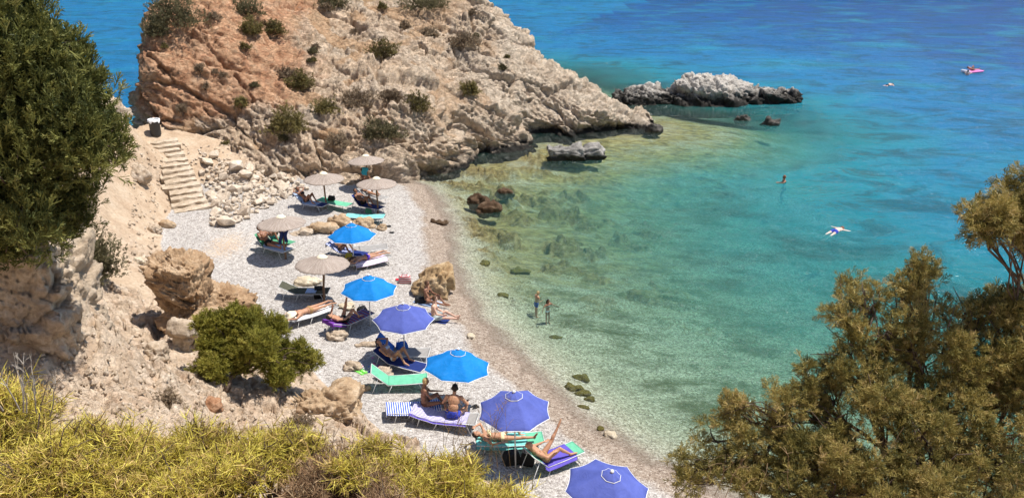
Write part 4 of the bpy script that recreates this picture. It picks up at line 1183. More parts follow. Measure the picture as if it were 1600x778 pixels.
def canvas(name, col):
    k = NT(name); co = k.co(); n = k.noise(co, 1.6, 5, .65); n2 = k.noise(k.co((1, 1, 3)), 5.0, 4, .6, dist=1.2)
    c = k.mix(k.ramp(n, [(.3, 0), (.7, 1)]), tuple(x * .80 for x in col), tuple(min(1, x * 1.12 + .022) for x in col))
    c = k.mix(k.math('MULTIPLY', k.ramp(n2, [(.5, 0), (.8, 1)]), .22), c, tuple(min(1, x + .10) for x in col))
    nb = k.bump(k.math('ADD', k.math('MULTIPLY', n2, .5), k.math('MULTIPLY', k.noise(co, 90, 2, .5), .08)), .55, .05)
    p = k.pbr(c, .8, nb, .15); tl = k.n('ShaderNodeBsdfTranslucent'); k.L.new(c, tl.inputs[0])
    m = k.n('ShaderNodeMixShader'); m.inputs[0].default_value = .25; k.L.new(p, m.inputs[1]); k.L.new(tl.outputs[0], m.inputs[2])
    return k.done(m.outputs[0])
M['sky_blue'] = canvas('bright_blue_canvas', (.002, .24, .69)); M['violet_blue'] = canvas('violet_blue_canvas', (.105, .14, .48))
M['white'] = plain('white_cloth', (.80, .80, .80), .8, .2)
M['alu'] = plain('painted_tube', (.66, .66, .65), .4, .5)
M['wood'] = plain('weathered_pole', (.21, .135, .085), .85, .1)
M['mint'] = plain('mint_mesh_fabric', (.20, .62, .40), .8, .2, .3, .3)
M['turq'] = plain('turquoise_towelling', (.22, .66, .60), .95, .1, .1, .5)
M['navy'] = plain('navy_fabric', (.018, .035, .16), .85, .2, .1, .3)
M['blue'] = plain('blue_towelling', (.05, .17, .55), .95, .1, .1, .5)
M['paleblue'] = plain('pale_blue_towelling', (.42, .55, .78), .95, .1, .1, .5)
M['purple'] = plain('purple_towelling', (.17, .05, .32), .95, .1, .1, .5)
M['violet'] = plain('violet_towelling', (.13, .10, .48), .95, .1, .1, .5)
M['pink'] = plain('pale_pink_towelling', (.74, .62, .74), .95, .1, .1, .5)
M['olive'] = plain('dark_olive_fabric', (.085, .085, .06), .85, .2, .1, .3)
M['grey_bed'] = plain('beige_grey_fabric', (.37, .35, .33), .85, .2, .2, .3)
M['green_bed'] = plain('green_fabric', (.10, .36, .20), .85, .2, .2, .3)
M['black'] = plain('black_cloth', (.014, .014, .015), .8, .3)
M['black_pl'] = plain('dark_grey_plastic', (.035, .037, .04), .5, .4)
M['yellow'] = plain('yellow_cloth', (.50, .40, .05), .8, .2)
M['teal'] = plain('teal_cloth', (.03, .26, .33), .85, .2)
M['straw'] = plain('straw', (.74, .66, .50), .9, .1, 0, .6)
M['red'] = plain('red_cloth', (.55, .03, .05), .8, .2)
M['jeans'] = plain('dark_blue_denim', (.02, .035, .12), .9, .1)
M['pinkfloat'] = plain('pink_vinyl', (.80, .22, .52), .3, .5)
M['whitefloat'] = plain('white_vinyl', (.85, .80, .84), .3, .5)
M['st_blue'] = striped('blue_white_striped_cloth', (.70, .72, .78), (.04, .09, .42), 15, 0, .45)
M['st_violet'] = striped('violet_white_striped_cloth', (.72, .70, .78), (.12, .09, .42), 17, 1, .5)
M['st_multi'] = striped('red_blue_striped_cloth', (.30, .05, .10), (.08, .12, .28), 7, 0, .4, (.33, .26, .27))
M['st_bag'] = striped('red_white_striped_canvas', (.60, .56, .54), (.50, .06, .07), 12, 2, .55)

def thatch_mat():
    k = NT('reed_thatch'); co = k.co()
    g = k.n('ShaderNodeSeparateXYZ'); k.L.new(co, g.inputs[0])
    ang = k.math('ARCTAN2', g.outputs[1], g.outputs[0])
    cb = k.n('ShaderNodeCombineXYZ'); k.put(cb.inputs[0], k.math('MULTIPLY', ang, 26.0)); k.put(cb.inputs[1], k.math('MULTIPLY', g.outputs[2], 2.0))
    n = k.noise(cb.outputs[0], 2.2, 5, .7); n2 = k.noise(co, 3.0, 4, .6)
    c = k.ramp(n, [(.3, (.20, .155, .125)), (.5, (.37, .305, .26)), (.72, (.56, .50, .45))])
    c = k.mix(.5, c, k.ramp(n2, [(.3, (.75, .72, .7)), (.7, (1.15, 1.12, 1.1))]), 'MULTIPLY')
    return k.done(k.pbr(c, .95, k.bump(n, .9, .03), .1))
M['thatch'] = thatch_mat()

def on_level(px, py, h):
    """the point on the ray through a pixel that lies h above the ground"""
    d = ray(px, py); lo = None
    for k in range(3000):
        t = 15.0 + k * .02
        p = np.array([0, 0, CAM_Z]) + d * t
        if p[2] - h <= ground_z(p[0], p[1]): break
    return Vector(p)

def umbrella_base():
    pass

def make_parasol(mat, seed, rot, ridge=.46, rad=1.02, H=2.02):
    """eight-panelled parasol; origin at the foot of the pole, canopy apex at 2.0 m"""
    root = empty('parasol')
    mb = MB(); mb.tube([(0, 0, -.25), (0, 0, H + .02)], .02, 10); mb.build('pole', M['alu'], root, True)
    def canopy(n_r, r0, r1, z0, z1, thick, name, sag, scal, mt, par, cap=False):
        V, Fs = [], []; N = 64
        for side in (0, 1):
            for i in range(n_r + 1):
                t = i / n_r
                for k in range(N):
                    ph = 2 * math.pi * k / N; s = (k % 8) / 8.0; b = 1 - (2 * s - 1) ** 2       # 0 at a rib, 1 between ribs
                    poly = math.cos(math.pi / 8) / math.cos(((ph + math.pi / 8) % (math.pi / 4)) - math.pi / 8) if False else 1 - b * .076
                    rr = (r0 + (r1 - r0) * t) * poly * (1 - b * scal * t ** 6)
                    zz = z0 + (z1 - z0) * (t ** 1.12) - sag * b * t * .7 + sag * .25 * b * t ** 4
                    V.append((rr * math.cos(ph + rot), rr * math.sin(ph + rot), zz - thick * side))
        W_ = (n_r + 1) * N
        for side in (0, 1):
            for i in range(n_r):
                for k in range(N):
                    a, b2 = side * W_ + i * N + k, side * W_ + i * N + (k + 1) % N
                    q = (a, b2, b2 + N, a + N); Fs.append(q if side == 0 else q[::-1])
        for k in range(N):
            a, b2 = n_r * N + k, n_r * N + (k + 1) % N
            Fs.append((a, b2, b2 + W_, a + W_)); a, b2 = k, (k + 1) % N
            Fs.append((b2, a, a + W_, b2 + W_))
        m = MB(); m.add(V, Fs); o = m.build(name, mt, par, True)
        rim = [V[n_r * N + k] for k in range(N)]
        return o, rim
    can, rim = canopy(10, .15, rad, H - .10, H - .10 - ridge, .006, 'canopy', .045, .045, mat, root)
    hem = MB(); pts = [Vector(p) + Vector((0, 0, -.008)) for p in rim]; hem.tube(pts + [pts[0]], .011, 6, cap=False); hem.build('hem', M['white'], can, True)
    vent, rim2 = canopy(4, .025, .235, H - .005, H - .115, .005, 'vent', .015, .02, mat, can)
    h2 = MB(); pts = [Vector(p) + Vector((0, 0, -.004)) for p in rim2]; h2.tube(pts + [pts[0]], .007, 6, cap=False); h2.build('vent_hem', M['white'], can, True)
    f = MB(); f.lathe([(.001, H + .055), (.03, H + .05), (.045, H + .02), (.045, H - .005), (.001, H - .006)], 14, cap=False); f.build('finial', M['white'], root, True)
    for k in range(8):
        a = 2 * math.pi * k / 8 + rot
        m = MB(); c, s = math.cos(a), math.sin(a)
        m.tube([(.03 * c, .03 * s, H - .09), (.55 * c * rad, .55 * s * rad, H - .13 - ridge * .5), (rad * .985 * c, rad * .985 * s, H - .125 - ridge)], .006, 5)
        m.tube([(.03 * c, .03 * s, H - .62), (.5 * c * rad, .5 * s * rad, H - .135 - ridge * .45)], .005, 5)
        m.build('rib', M['alu'], root, True)
    return root

def make_thatched():
    root = empty('thatched_parasol')
    H = 1.93; rs = np.random.default_rng(8)
    mb = MB(); limb(mb, (0, 0, -.25), (0.01, .0, H - .03), .045, .04, rs, 6, .006, 9); mb.build('pole', M['wood'], root, True)
    V, Fs = [], []; N, n_r = 72, 9
    for side in (0, 1):
        for i in range(n_r + 1):
            t = i / n_r
            for k in range(N):
                ph = 2 * math.pi * k / N
                rr = .02 + .98 * t * (1 + .018 * math.sin(k * 2.9) * t + .012 * math.sin(k * 7.1) * t)
                zz = H + .035 - .36 * t ** .92 + .012 * math.sin(k * 1.7 + i) - side * (.02 + .04 * (1 - t))
                V.append((rr * math.cos(ph), rr * math.sin(ph), zz))
    W_ = (n_r + 1) * N
    for side in (0, 1):
        for i in range(n_r):
            for k in range(N):
                a, b2 = side * W_ + i * N + k, side * W_ + i * N + (k + 1) % N
                q = (a, b2, b2 + N, a + N); Fs.append(q if side == 0 else q[::-1])
    for k in range(N):
        a, b2 = n_r * N + k, n_r * N + (k + 1) % N; Fs.append((a, b2, b2 + W_, a + W_))
    m = MB(); m.add(V, Fs); roof = m.build('reed_roof', M['thatch'], root, True)
    c = MB(); c.lathe([(.001, H + .06), (.12, H + .045), (.20, H - .02), (.21, H - .045), (.001, H - .03)], 24, cap=False); c.build('cap', M['straw'], roof, True)
    for k in range(6):
        a = 2 * math.pi * k / 6; m = MB(); cc, s = math.cos(a), math.sin(a)
        m.tube([(.04 * cc, .04 * s, H - .12), (.86 * cc, .86 * s, H - .385)], .014, 5); m.build('strut', M['wood'], root, True)
    return root

PARASOLS = [('violet', 936, 727, .2, (0.10, .14), 'violet-blue parasol cut by the bottom edge of the frame'),
            ('violet', 806, 610, .39, (.03, -.02), 'violet-blue parasol over the sunbather on the turquoise towel'),
            ('sky', 706, 548, .39, (-.05, .09), 'bright blue parasol over the couple on striped loungers'),
            ('violet', 627, 474, .1, (.02, .03), 'violet-blue parasol beside the sitters and the draped blue towel'),
            ('sky', 573, 430, .39, (0, .03), 'bright blue parasol above the lounger with the purple towel'),
            ('sky', 548, 349, .2, (-.02, .0), 'bright blue parasol in front of the low tan rocks')]
protos = {}
for kind, px, py, rot, tl, lab in PARASOLS:
    H_ = {806: 2.45, 946: 2.2, 627: 2.14}.get(px, 2.02)
    o = make_parasol(M['sky_blue' if kind == 'sky' else 'violet_blue'], 1, rot, H=H_, rad=.98 if px == 806 else 1.02)
    p = on_level(px, py, H_); o.location = (p.x, p.y, ground_z(p.x, p.y)); o.rotation_euler = (tl[0], tl[1], 0)
    tag(o, lab, 'parasol', 'cloth parasols along the beach')
TH = make_thatched()
for i, (px, py, lab) in enumerate([(500, 401, 'straw thatched parasol nearest the camera, over the dark olive lounger'), (439, 338, 'straw thatched parasol with dark trousers hanging on its pole'),
                                   (505, 270, 'straw thatched parasol nearest the rockfall'), (587, 278, 'straw thatched parasol overlapping the one behind it, at the foot of the headland'),
                                   (572, 243, 'straw thatched parasol farthest from the camera, teal cloth on its pole')]):
    o = TH if i == 0 else copy_tree(TH)
    p = on_level(px, py, 1.95); o.location = (p.x, p.y, ground_z(p.x, p.y)); o.rotation_euler = (.02 * (i - 2), .015 * (2 - i), i * 1.1)
    tag(o, lab, 'parasol', 'thatched parasols at the far end of the beach')

# ---- loungers.  local frame: +x from head to feet, origin on the ground under the hinge
SEAT_H = .33
def profile(back, n=8):
    """(x, z) of the bed from the head end to the foot end"""
    pts = [(-.68 * math.cos(back), SEAT_H + .68 * math.sin(back)), (-.34 * math.cos(back), SEAT_H + .34 * math.sin(back) - .015), (0, SEAT_H - .01)]
    pts += [(.3, SEAT_H - .02), (.6, SEAT_H - .02), (.9, SEAT_H - .018), (1.22, SEAT_H)]
    return pts

def sheet(pts, w, thick, drape=0.0, wob=0.0, rs=None, nw=10, skew=0.0):
    """a cloth following a profile; edges may hang down by drape"""
    from itertools import product
    P = [Vector((x, 0, z)) for x, z in pts]; fine = []
    for a, b in zip(P[:-1], P[1:]):
        for k in range(6): fine.append(a.lerp(b, k / 6))
    fine.append(P[-1]); rs = rs or np.random.default_rng(2)
    V, Fs = [], []; n = len(fine)
    for side in (0, 1):
        for i, p in enumerate(fine):
            t = (fine[min(i + 1, n - 1)] - fine[max(i - 1, 0)]).normalized(); nr = Vector((-t.z, 0, t.x))
            for j in range(nw + 1):
                s = j / nw * 2 - 1; y = s * w / 2; dz = 0
                if drape and abs(y) > .30: dz = -(abs(y) - .30) * 1.6 * drape; y = math.copysign(.30 + (abs(y) - .30) * .35, y)
                q = p + nr * (thick * (1 - side)) + Vector((0, y + skew * i / n, dz))
                if wob and side == 0: q += nr * wob * float(perlin(np.array([[q.x * 5 + 3, q.y * 5, 1.0 + w]]))[0])
                V.append(q)
    W_ = n * (nw + 1)
    for side in (0, 1):
        for i in range(n - 1):
            for j in range(nw):
                a = side * W_ + i * (nw + 1) + j; q = (a, a + 1, a + nw + 2, a + nw + 1); Fs.append(q[::-1] if side == 0 else q)
    edge = [i * (nw + 1) for i in range(n)] , [i * (nw + 1) + nw for i in range(n)]
    for e in edge:
        for a, b in zip(e[:-1], e[1:]): Fs.append((a, b, b + W_, a + W_))
    for r_ in (0, n - 1):
        for j in range(nw):
            a = r_ * (nw + 1) + j; Fs.append((a, a + 1, a + 1 + W_, a + W_))
    m = MB(); m.add(V, Fs); return m

def make_lounger(mat, back):
    root = empty('sun_lounger')
    pr = profile(back)
    hp = [p for p in pr[:3]]; sp = [p for p in pr[2:]]
    sheet(sp, .56, .014).build('seat', mat, root, True)
    sheet(hp, .56, .014).build('backrest', mat, root, True)
    f = MB()
    for s in (-1, 1):
        f.tube([(0, s * .295, SEAT_H - .012), (.6, s * .295, SEAT_H - .02), (1.22, s * .295, SEAT_H - .005)], .0135, 6)
        f.tube([(0, s * .295, SEAT_H - .012), (pr[0][0], s * .295, pr[0][1])], .0135, 6)
    f.tube([(1.22, -.295, SEAT_H - .005), (1.22, .295, SEAT_H - .005)], .0135, 6)
    f.tube([(pr[0][0], -.295, pr[0][1]), (pr[0][0], .295, pr[0][1])], .0135, 6)
    f.build('frame', M['alu'], root, True)
    for x0, x1 in ((.95, 1.08), (.12, -.02)):
        g = MB(); g.tube([(x0, -.29, SEAT_H - .02), (x1, -.31, .012), (x1, .31, .012), (x0, .29, SEAT_H - .02)], .0135, 6); g.build('leg', M['alu'], root, True)
    g = MB(); mx, mz = pr[1]
    g.tube([(mx * 1.2, -.28, mz + .02), (-.52, -.30, .02), (-.52, .30, .02), (mx * 1.2, .28, mz + .02)], .012, 6); g.build('backrest_support', M['alu'], root, True)
    return root

class Bed:
    """world frame of a lounger laid from a head pixel to a feet pixel (at bed height)"""
    def __init__(s, hpx, fpx, shift=0.0):
        h, f = on_level(hpx[0], hpx[1], .35), on_level(fpx[0], fpx[1], .35)
        d = Vector((f.x - h.x, f.y - h.y, 0)); s.len = d.length
        mid = (h + f) / 2; d.normalize(); s.d = d
        s.rz = math.atan2(d.y, d.x)
        o = mid - d * .32; z = min(ground_z(o.x + d.x * k, o.y + d.y * k) for k in (-.5, 0, .5, 1.0)); z2 = ground_z(o.x, o.y)
        s.loc = Vector((o.x, o.y, (z + z2) / 2 + .01))
    def w(s, v):
        c, sn = math.cos(s.rz), math.sin(s.rz)
        return Vector((s.loc.x + c * v[0] - sn * v[1], s.loc.y + sn * v[0] + c * v[1], s.loc.z + v[2]))

BEDS = {}
def lounger(key, hpx, fpx, mat, back, label, group='sun loungers under the parasols'):
    b = Bed(hpx, fpx); b.back = back
    o = make_lounger(M[mat], back); o.location = b.loc; o.rotation_euler = (0, 0, b.rz)
    tag(o, label, 'sun lounger', group); BEDS[key] = b
    return b
def towel(key, mat, label, x0=-.66, x1=1.2, w=.62, drape=0.0, lift=.016, hang=0.0, wob=.02):
    b = BEDS[key]; pr = profile(b.back)
    s = [0.0]
    for a, c in zip(pr[:-1], pr[1:]): s.append(s[-1] + math.hypot(c[0] - a[0], c[1] - a[1]))
    s = np.array(s) - s[2]; xs = np.linspace(x0, x1, 9)
    xs = np.unique(np.r_[xs, [v for v in s if x0 < v < x1]])
    pts = [(float(np.interp(v, s, [p[0] for p in pr])), float(np.interp(v, s, [p[1] for p in pr])) + lift) for v in xs]
    if hang: pts = [(pts[0][0] - .05, pts[0][1] - hang), (pts[0][0] - .035, pts[0][1] + .01)] + pts
    o = sheet(pts, w, .012, drape, wob).build('towel', M[mat], None, True)
    o.location = b.loc; o.rotation_euler = (0, 0, b.rz)
    return tag(o, label, 'towel')

lounger('a', (463, 311), (509, 322), 'navy', .75, 'lounger with a pale towel on its raised back, nearest the rockfall')
towel('a', 'paleblue', 'pale blue white towel over the raised lounger back near the rockfall', -.72, .8, .66, 1.0, hang=.2)
lounger('b', (508, 312), (541, 320), 'mint', .1, 'flat mint lounger behind the parasol pole nearest the rockfall')
lounger('c', (563, 296), (603, 311), 'grey_bed', .3, 'lounger half hidden by the thatch at the foot of the headland')
lounger('d', (552, 314), (597, 326), 'navy', .8, 'navy lounger with raised back under the overlapping thatched parasol')
lounger('e', (555, 336), (589, 338), 'turq', .03, 'flat turquoise lounger at the foot of the far group')
lounger('f', (397, 374), (457, 395), 'green_bed', .8, 'green lounger of the man under the parasol with the trousers')
towel('f', 'paleblue', 'blue towel spread under the man under the parasol with the trousers', -.1, 1.22, .64, 1.0)
lounger('g', (411, 366), (456, 382), 'green_bed', .8, 'green lounger behind the man, beside the parasol pole with the trousers')
lounger('h', (522, 387), (568, 398), 'navy', .45, 'lounger with striped cloth behind the prone woman')
towel('h', 'st_blue', 'blue and white striped towel on the lounger behind the prone woman', -.68, .5, .62, .8, hang=.15)
lounger('i', (547, 409), (608, 399), 'grey_bed', .06, 'lounger of the prone woman beneath the far bright blue parasol')
towel('i', 'pink', 'pale pink towel under the prone woman in purple', -.5, 1.0, .76, 1.2)
lounger('j', (556, 387), (590, 386), 'grey_bed', .02, 'empty grey lounger behind the prone woman in purple')
lounger('k', (450, 452), (504, 455), 'olive', .45, 'empty dark olive lounger under the nearest thatched parasol')
towel('k', 'paleblue', 'small pale towel on the dark olive lounger', .35, .75, .4, 0)
lounger('l', (464, 493), (514, 480), 'grey_bed', .10, 'lounger of the woman with the straw hat')
towel('l', 'white', 'white towel under the woman with the straw hat', -.66, .95, .68, .5)
lounger('m', (520, 508), (573, 489), 'navy', .42, 'lounger with the purple towel in the shade of the bright blue parasol')
towel('m', 'purple', 'purple towel over the lounger head in the parasol shade', -.72, -.1, .70, 1.2, hang=.12)
towel('m', 'st_multi', 'red and blue striped towel on the lounger with the purple towel', .0, 1.15, .64, .8)
lounger('n', (600, 556), (655, 574), 'navy', .5, 'navy lounger under the woman in the pale blue bikini')
lounger('o', (594, 545), (664, 551), 'grey_bed', .85, 'beige grey lounger with a blue towel draped on its back')
towel('o', 'blue', 'mid blue towel draped over the high back of the beige grey lounger', -.78, -.02, .6, .5, hang=.25)
lounger('p', (585, 592), (660, 592), 'mint', .75, 'empty mint lounger in full sun with raised back')
lounger('q', (628, 636), (689, 633), 'grey_bed', .12, 'lounger with the blue striped towel, the woman sits on it')
towel('q', 'st_blue', 'blue and white striped towel under the seated woman', -.70, .9, .72, .7, hang=.05)
lounger('r', (659, 644), (737, 655), 'grey_bed', .25, 'lounger with the violet striped towel, the man sits on it')
towel('r', 'st_violet', 'violet and white striped towel under the seated man', -.70, .95, .74, .7, hang=.06)
lounger('s', (752, 686), (846, 685), 'mint', .12, 'mint lounger of the sunbather under the violet-blue parasol')
towel('s', 'turq', 'turquoise towel under the sunbather with the pale bikini', -.74, .75, .72, 1.2)
lounger('t', (836, 722), (888, 706), 'mint', .8, 'mint lounger of the bald man with raised leg')
towel('t', 'violet', 'violet towel under the bald man', -.15, .95, .74, 1.2)
p0 = on_level(590, 531, .1)

def thing_at(px, py, h=0.0): return on_level(px, py, h) if h else on_ground(px, py)
def bag(label, px, py, w, d, h, mat, seed, rz=0, handles=True, cat='bag'):
    p = on_ground(px, py); root = empty('bag', p, rz); tag(root, label, cat)
    bm = bmesh.new(); bmesh.ops.create_cube(bm, size=1.0)
    bmesh.ops.subdivide_edges(bm, edges=bm.edges, cuts=5, use_grid_fill=True)
    rs = np.random.default_rng(seed)
    for v in bm.verts:
        z = v.co.z + .5; k = (1.0 - .22 * z) * (1 + .12 * math.sin(z * 3.1))
        v.co = Vector((v.co.x * w * k, v.co.y * d * k, z * h)); q = np.array([[v.co.x * 6 + seed, v.co.y * 6, v.co.z * 6]])
        v.co += Vector(tuple(float(perlin(q + 9 * i)[0]) * .1 * w for i in range(3)))
        if v.co.z < .01: v.co.z = 0
    me = bpy.data.meshes.new('body'); bm.to_mesh(me); bm.free(); me.polygons.foreach_set('use_smooth', [True] * len(me.polygons)); link('body', me, M[mat], root)
    if handles:
        for s in (-1, 1):
            m = MB(); m.tube([(-w * .22, s * d * .3, h * .93), (-w * .18, s * d * .36, h * 1.25), (w * .18, s * d * .36, h * 1.25), (w * .22, s * d * .3, h * .93)], .011, 5); m.build('handle', M[mat], root, True)
    return root
bag('black bag slumped in the shade below the sunbather on the turquoise towel', 800, 722, .45, .3, .34, 'black', 1, .4)
bag('second black bag leaning beside the parasol pole near the bald man', 824, 724, .36, .26, .4, 'black', 2, -.2)
bag('big blue beach bag under the violet-blue parasol', 629, 556, .42, .3, .5, 'blue', 3, .3)
bag('round yellow bag at the foot of the far bright blue parasol', 546, 408, .34, .3, .34, 'yellow', 4, .1)
bag('red and white striped beach bag beside the golden boulder', 633, 442, .5, .26, .34, 'st_bag', 5, .1)
bag('black rucksack under the nearest thatched parasol', 500, 464, .42, .32, .42, 'black', 6, .2)
bag('dark bag lying on the flat mint lounger near the rockfall', 519, 322, .36, .24, .2, 'black', 7, 0, False)
bag('small green bag on the gravel by the flat turquoise lounger', 576, 333, .3, .22, .26, 'green_bed', 8, .3)
bag('heap of dark clothes and bag beside the woman near the boulder', 656, 472, .36, .3, .22, 'black', 9, .1, False)
bag('dark bag behind the lounger with the purple towel', 566, 489, .34, .22, .26, 'black', 10, .5)
for o in [o for o in bpy.data.objects if o.get('label', '').startswith('dark bag lying on')]:
    o.location.z += .34; 
def sandals(label, px, py, mat, rz=0., gap=.11):
    p = on_ground(px, py); root = empty('sandals', p, rz); tag(root, label, 'sandals')
    for s in (-1, 1):
        m = MB(); n = 12
        ring = [(.13 * math.cos(2 * math.pi * i / n) , .045 * math.sin(2 * math.pi * i / n) * (1 + .25 * math.cos(2 * math.pi * i / n))) for i in range(n)]
        V = [(x, y + s * gap / 2, z) for z in (.004, .026) for x, y in ring]
        m.add(V, [tuple(range(n - 1, -1, -1)), tuple(range(n, 2 * n))] + [(i, (i + 1) % n, n + (i + 1) % n, n + i) for i in range(n)])
        o = m.build('sole', M[mat], root)
        t = MB(); t.tube([(.0, s * gap / 2 - .045, .02), (.06, s * gap / 2, .06), (.0, s * gap / 2 + .045, .02)], .008, 5); t.build('strap', M[mat], o)
    return root
sandals('black sandals on the gravel to the right of the striped loungers', 742, 636, 'black', .6)
sandals('dark sandals near the far bright blue parasol, upper pair', 607, 354, 'black', .1)
sandals('dark sandals near the far bright blue parasol, lower pair', 612, 364, 'black', -.3)
sandals('dark shoes beside the man in grey shorts', 668, 506, 'black_pl', -.8)
def cloth_on_ground(label, px, py, l, w, mat, rz, cat='towel', name='towel', lift=.02):
    p = on_ground(px, py); nx, ny = 18, 12
    V, Fs = [], []
    for side in (0, 1):
        for j in range(ny + 1):
            for i in range(nx + 1):
                x, y = (i / nx - .5) * l, (j / ny - .5) * w
                c, s = math.cos(rz), math.sin(rz); gx_, gy_ = p.x + x * c - y * s, p.y + x * s + y * c
                z = ground_z(gx_, gy_) - p.z + lift + .02 * float(perlin(np.array([[x * 4, y * 4, px]]))[0]) - (.014 if side else 0)
                V.append((x, y, z))
    W_ = (nx + 1) * (ny + 1)
    for side in (0, 1):
        for j in range(ny):
            for i in range(nx):
                a = side * W_ + j * (nx + 1) + i; q = (a, a + 1, a + nx + 2, a + nx + 1); Fs.append(q if side == 0 else q[::-1])
    b = [i for i in range(nx + 1)] + [j * (nx + 1) + nx for j in range(1, ny + 1)] + [ny * (nx + 1) + i for i in range(nx - 1, -1, -1)] + [j * (nx + 1) for j in range(ny - 1, 0, -1)]
    for a, c in zip(b, b[1:] + b[:1]): Fs.append((a, a + W_, c + W_, c))
    m = MB(); m.add(V, Fs); o = m.build(name, M[mat], None, True); o.location = p; o.rotation_euler = (0, 0, rz)
    return tag(o, label, cat)
cloth_on_ground('grey towel under the man in grey shorts', 680, 497, 1.1, .7, 'navy', -.3)
cloth_on_ground('patterned towel under the woman sitting by the boulder', 668, 473, 1.0, .6, 'paleblue', -.4)
cloth_on_ground('crumpled red cloth lying left of the striped beach bag', 624, 438, .3, .16, 'red', .2, 'cloth', 'cloth', .05)

# clear air mattress with coloured dots
def mattress():
    k = NT('dotted_clear_vinyl'); co = k.co()
    v = k.n('ShaderNodeTexVoronoi'); k.L.new(co, v.inputs[0]); v.inputs['Scale'].default_value = 5.5; v.inputs['Randomness'].default_value = .55
    sp = k.n('ShaderNodeSeparateColor'); k.L.new(v.outputs['Color'], sp.inputs[0])
    dots = k.ramp(sp.outputs[0], [(0, (.05, .12, .5)), (.34, (.75, .05, .25)), (.6, (.1, .45, .2)), (.8, (.55, .1, .45))], 'CONSTANT')
    m = k.ramp(v.outputs['Distance'], [(.0, 1), (.30, 1), (.34, 0)], 'LINEAR')
    col = k.mix(m, (.42, .44, .46), dots)
    p = k.pbr(col, .25, None, .5); t = k.n('ShaderNodeBsdfTransparent'); mx = k.n('ShaderNodeMixShader')
    k.put(mx.inputs[0], k.math('ADD', k.math('MULTIPLY', m, .3), .65)); k.L.new(t.outputs[0], mx.inputs[1]); k.L.new(p, mx.inputs[2])
    return k.done(mx.outputs[0])
M['dots'] = mattress()
M['lime'] = plain('lime_vinyl', (.22, .75, .12), .3, .5)
a, b = on_ground(568, 576), on_ground(618, 556)
root = empty('air_mattress', (a + b) / 2, math.atan2(b.y - a.y, b.x - a.x)); tag(root, 'clear air mattress with coloured dots and a lime green end lying on the gravel', 'air mattress')
m = MB()
for i in range(6):
    y = (i - 2.5) * .115; m.tube([(-.80, y, .10), (-.74, y, .085), (.5, y, .085), (.85, y, .10)], [.03, .058, .058, .04], 10)
m.build('tubes', M['dots'], root, True)
m = MB(); m.tube([(-.84, -.34, .085), (-.84, .34, .085)], .06, 10); m.tube([(-.97, -.34, .085), (-.97, .34, .085)], .05, 10); m.build('pillow', M['lime'], root, True)

# trousers and teal cloth hung on parasol poles, straw hat, bin
def hanging(label, px, py, h0, w, l, mat, cat, name, legs=False):
    p = on_level(px, py, h0); root_mb = MB()
    for s in ((-1, 1) if legs else (0,)):
        ww = w * (.5 if legs else 1)
        pts = []
        n = 9
        V, Fs = [], []
        for i in range(n + 1):
            t = i / n
            for k in range(10):
                a_ = 2 * math.pi * k / 10
                V.append((s * w * .28 + ww * .5 * math.cos(a_) * (1 - .25 * t) + .03 * math.sin(t * 7 + s), .05 * math.sin(a_) * (1 + .4 * math.sin(t * 5)), -l * t * (1 if s <= 0 else .85)))
        for i in range(n):
            for k in range(10):
                a2, b2 = i * 10 + k, i * 10 + (k + 1) % 10; Fs.append((a2, a2 + 10, b2 + 10, b2))
        Fs += [tuple(range(10)), tuple(n * 10 + k for k in range(9, -1, -1))]
        root_mb.add(V, Fs)
    o = root_mb.build(name, M[mat], None, True); o.location = p; o.rotation_euler = (0, .12, .1)
    return tag(o, label, cat)
hanging('dark blue trousers hanging from the thatched parasol pole', 443, 356, 1.45, .36, .75, 'jeans', 'trousers', 'trousers', True)
hanging('teal cloth hanging from the farthest thatched parasol pole', 570, 262, 1.4, .36, .42, 'teal', 'cloth', 'cloth')

p = on_ground(244, 211); root = empty('litter_bin', p); tag(root, 'dark grey bin with a white liner at the top of the steps', 'bin')
m = MB(); m.lathe([(.27, 0), (.29, .06), (.29, .80), (.31, .82), (.31, .87), (.27, .87), (.26, .5), (.001, .45)], 22, cap=False); m.build('body', M['black_pl'], root, True)
m = MB(); N = 22; V = []
for i, (r_, z) in enumerate(((.25, .80), (.29, .905), (.325, .90), (.33, .76))):
    for k in range(N):
        a_ = 2 * math.pi * k / N; V.append((r_ * math.cos(a_), r_ * math.sin(a_), z + (.05 * math.sin(k * 2.3) + .04 * math.sin(k * 1.1) if i == 3 else .01 * math.sin(k * 3))))
m.add(V, [(i * N + k, i * N + (k + 1) % N, (i + 1) * N + (k + 1) % N, (i + 1) * N + k) for i in range(3) for k in range(N)])
m.build('liner', M['white'], root, True)
# ------------------------------------------------------------------ people
def skin_mat(name, c):
    k = NT(name); co = k.co(); n = k.noise(co, 9, 4, .6)
    col = k.mix(k.ramp(n, [(.3, 0), (.7, 1)]), tuple(x * .9 for x in c), tuple(min(1, x * 1.08) for x in c))
    b = k.n('ShaderNodeBsdfPrincipled'); k.put(b.inputs['Base Color'], col); b.inputs['Roughness'].default_value = .5
    b.inputs['Specular IOR Level'].default_value = .35
    b.inputs['Subsurface Weight'].default_value = .06; b.inputs['Subsurface Radius'].default_value = (.02, .008, .004)
    return k.done(b.outputs[0])
SK = {'tan': skin_mat('tanned_skin', (.47, .25, .15)), 'dark': skin_mat('deeply_tanned_skin', (.28, .135, .08)), 'fair': skin_mat('fair_skin', (.62, .38, .28)), 'pale': skin_mat('pale_skin', (.68, .47, .38))}
HAIR = {'dark': plain('dark_hair', (.022, .014, .010), .6), 'brown': plain('brown_hair', (.09, .045, .022), .6), 'blond': plain('blond_hair', (.45, .31, .14), .6), 'grey': plain('grey_hair', (.3, .28, .26), .6), 'red': plain('auburn_hair', (.22, .075, .03), .6)}
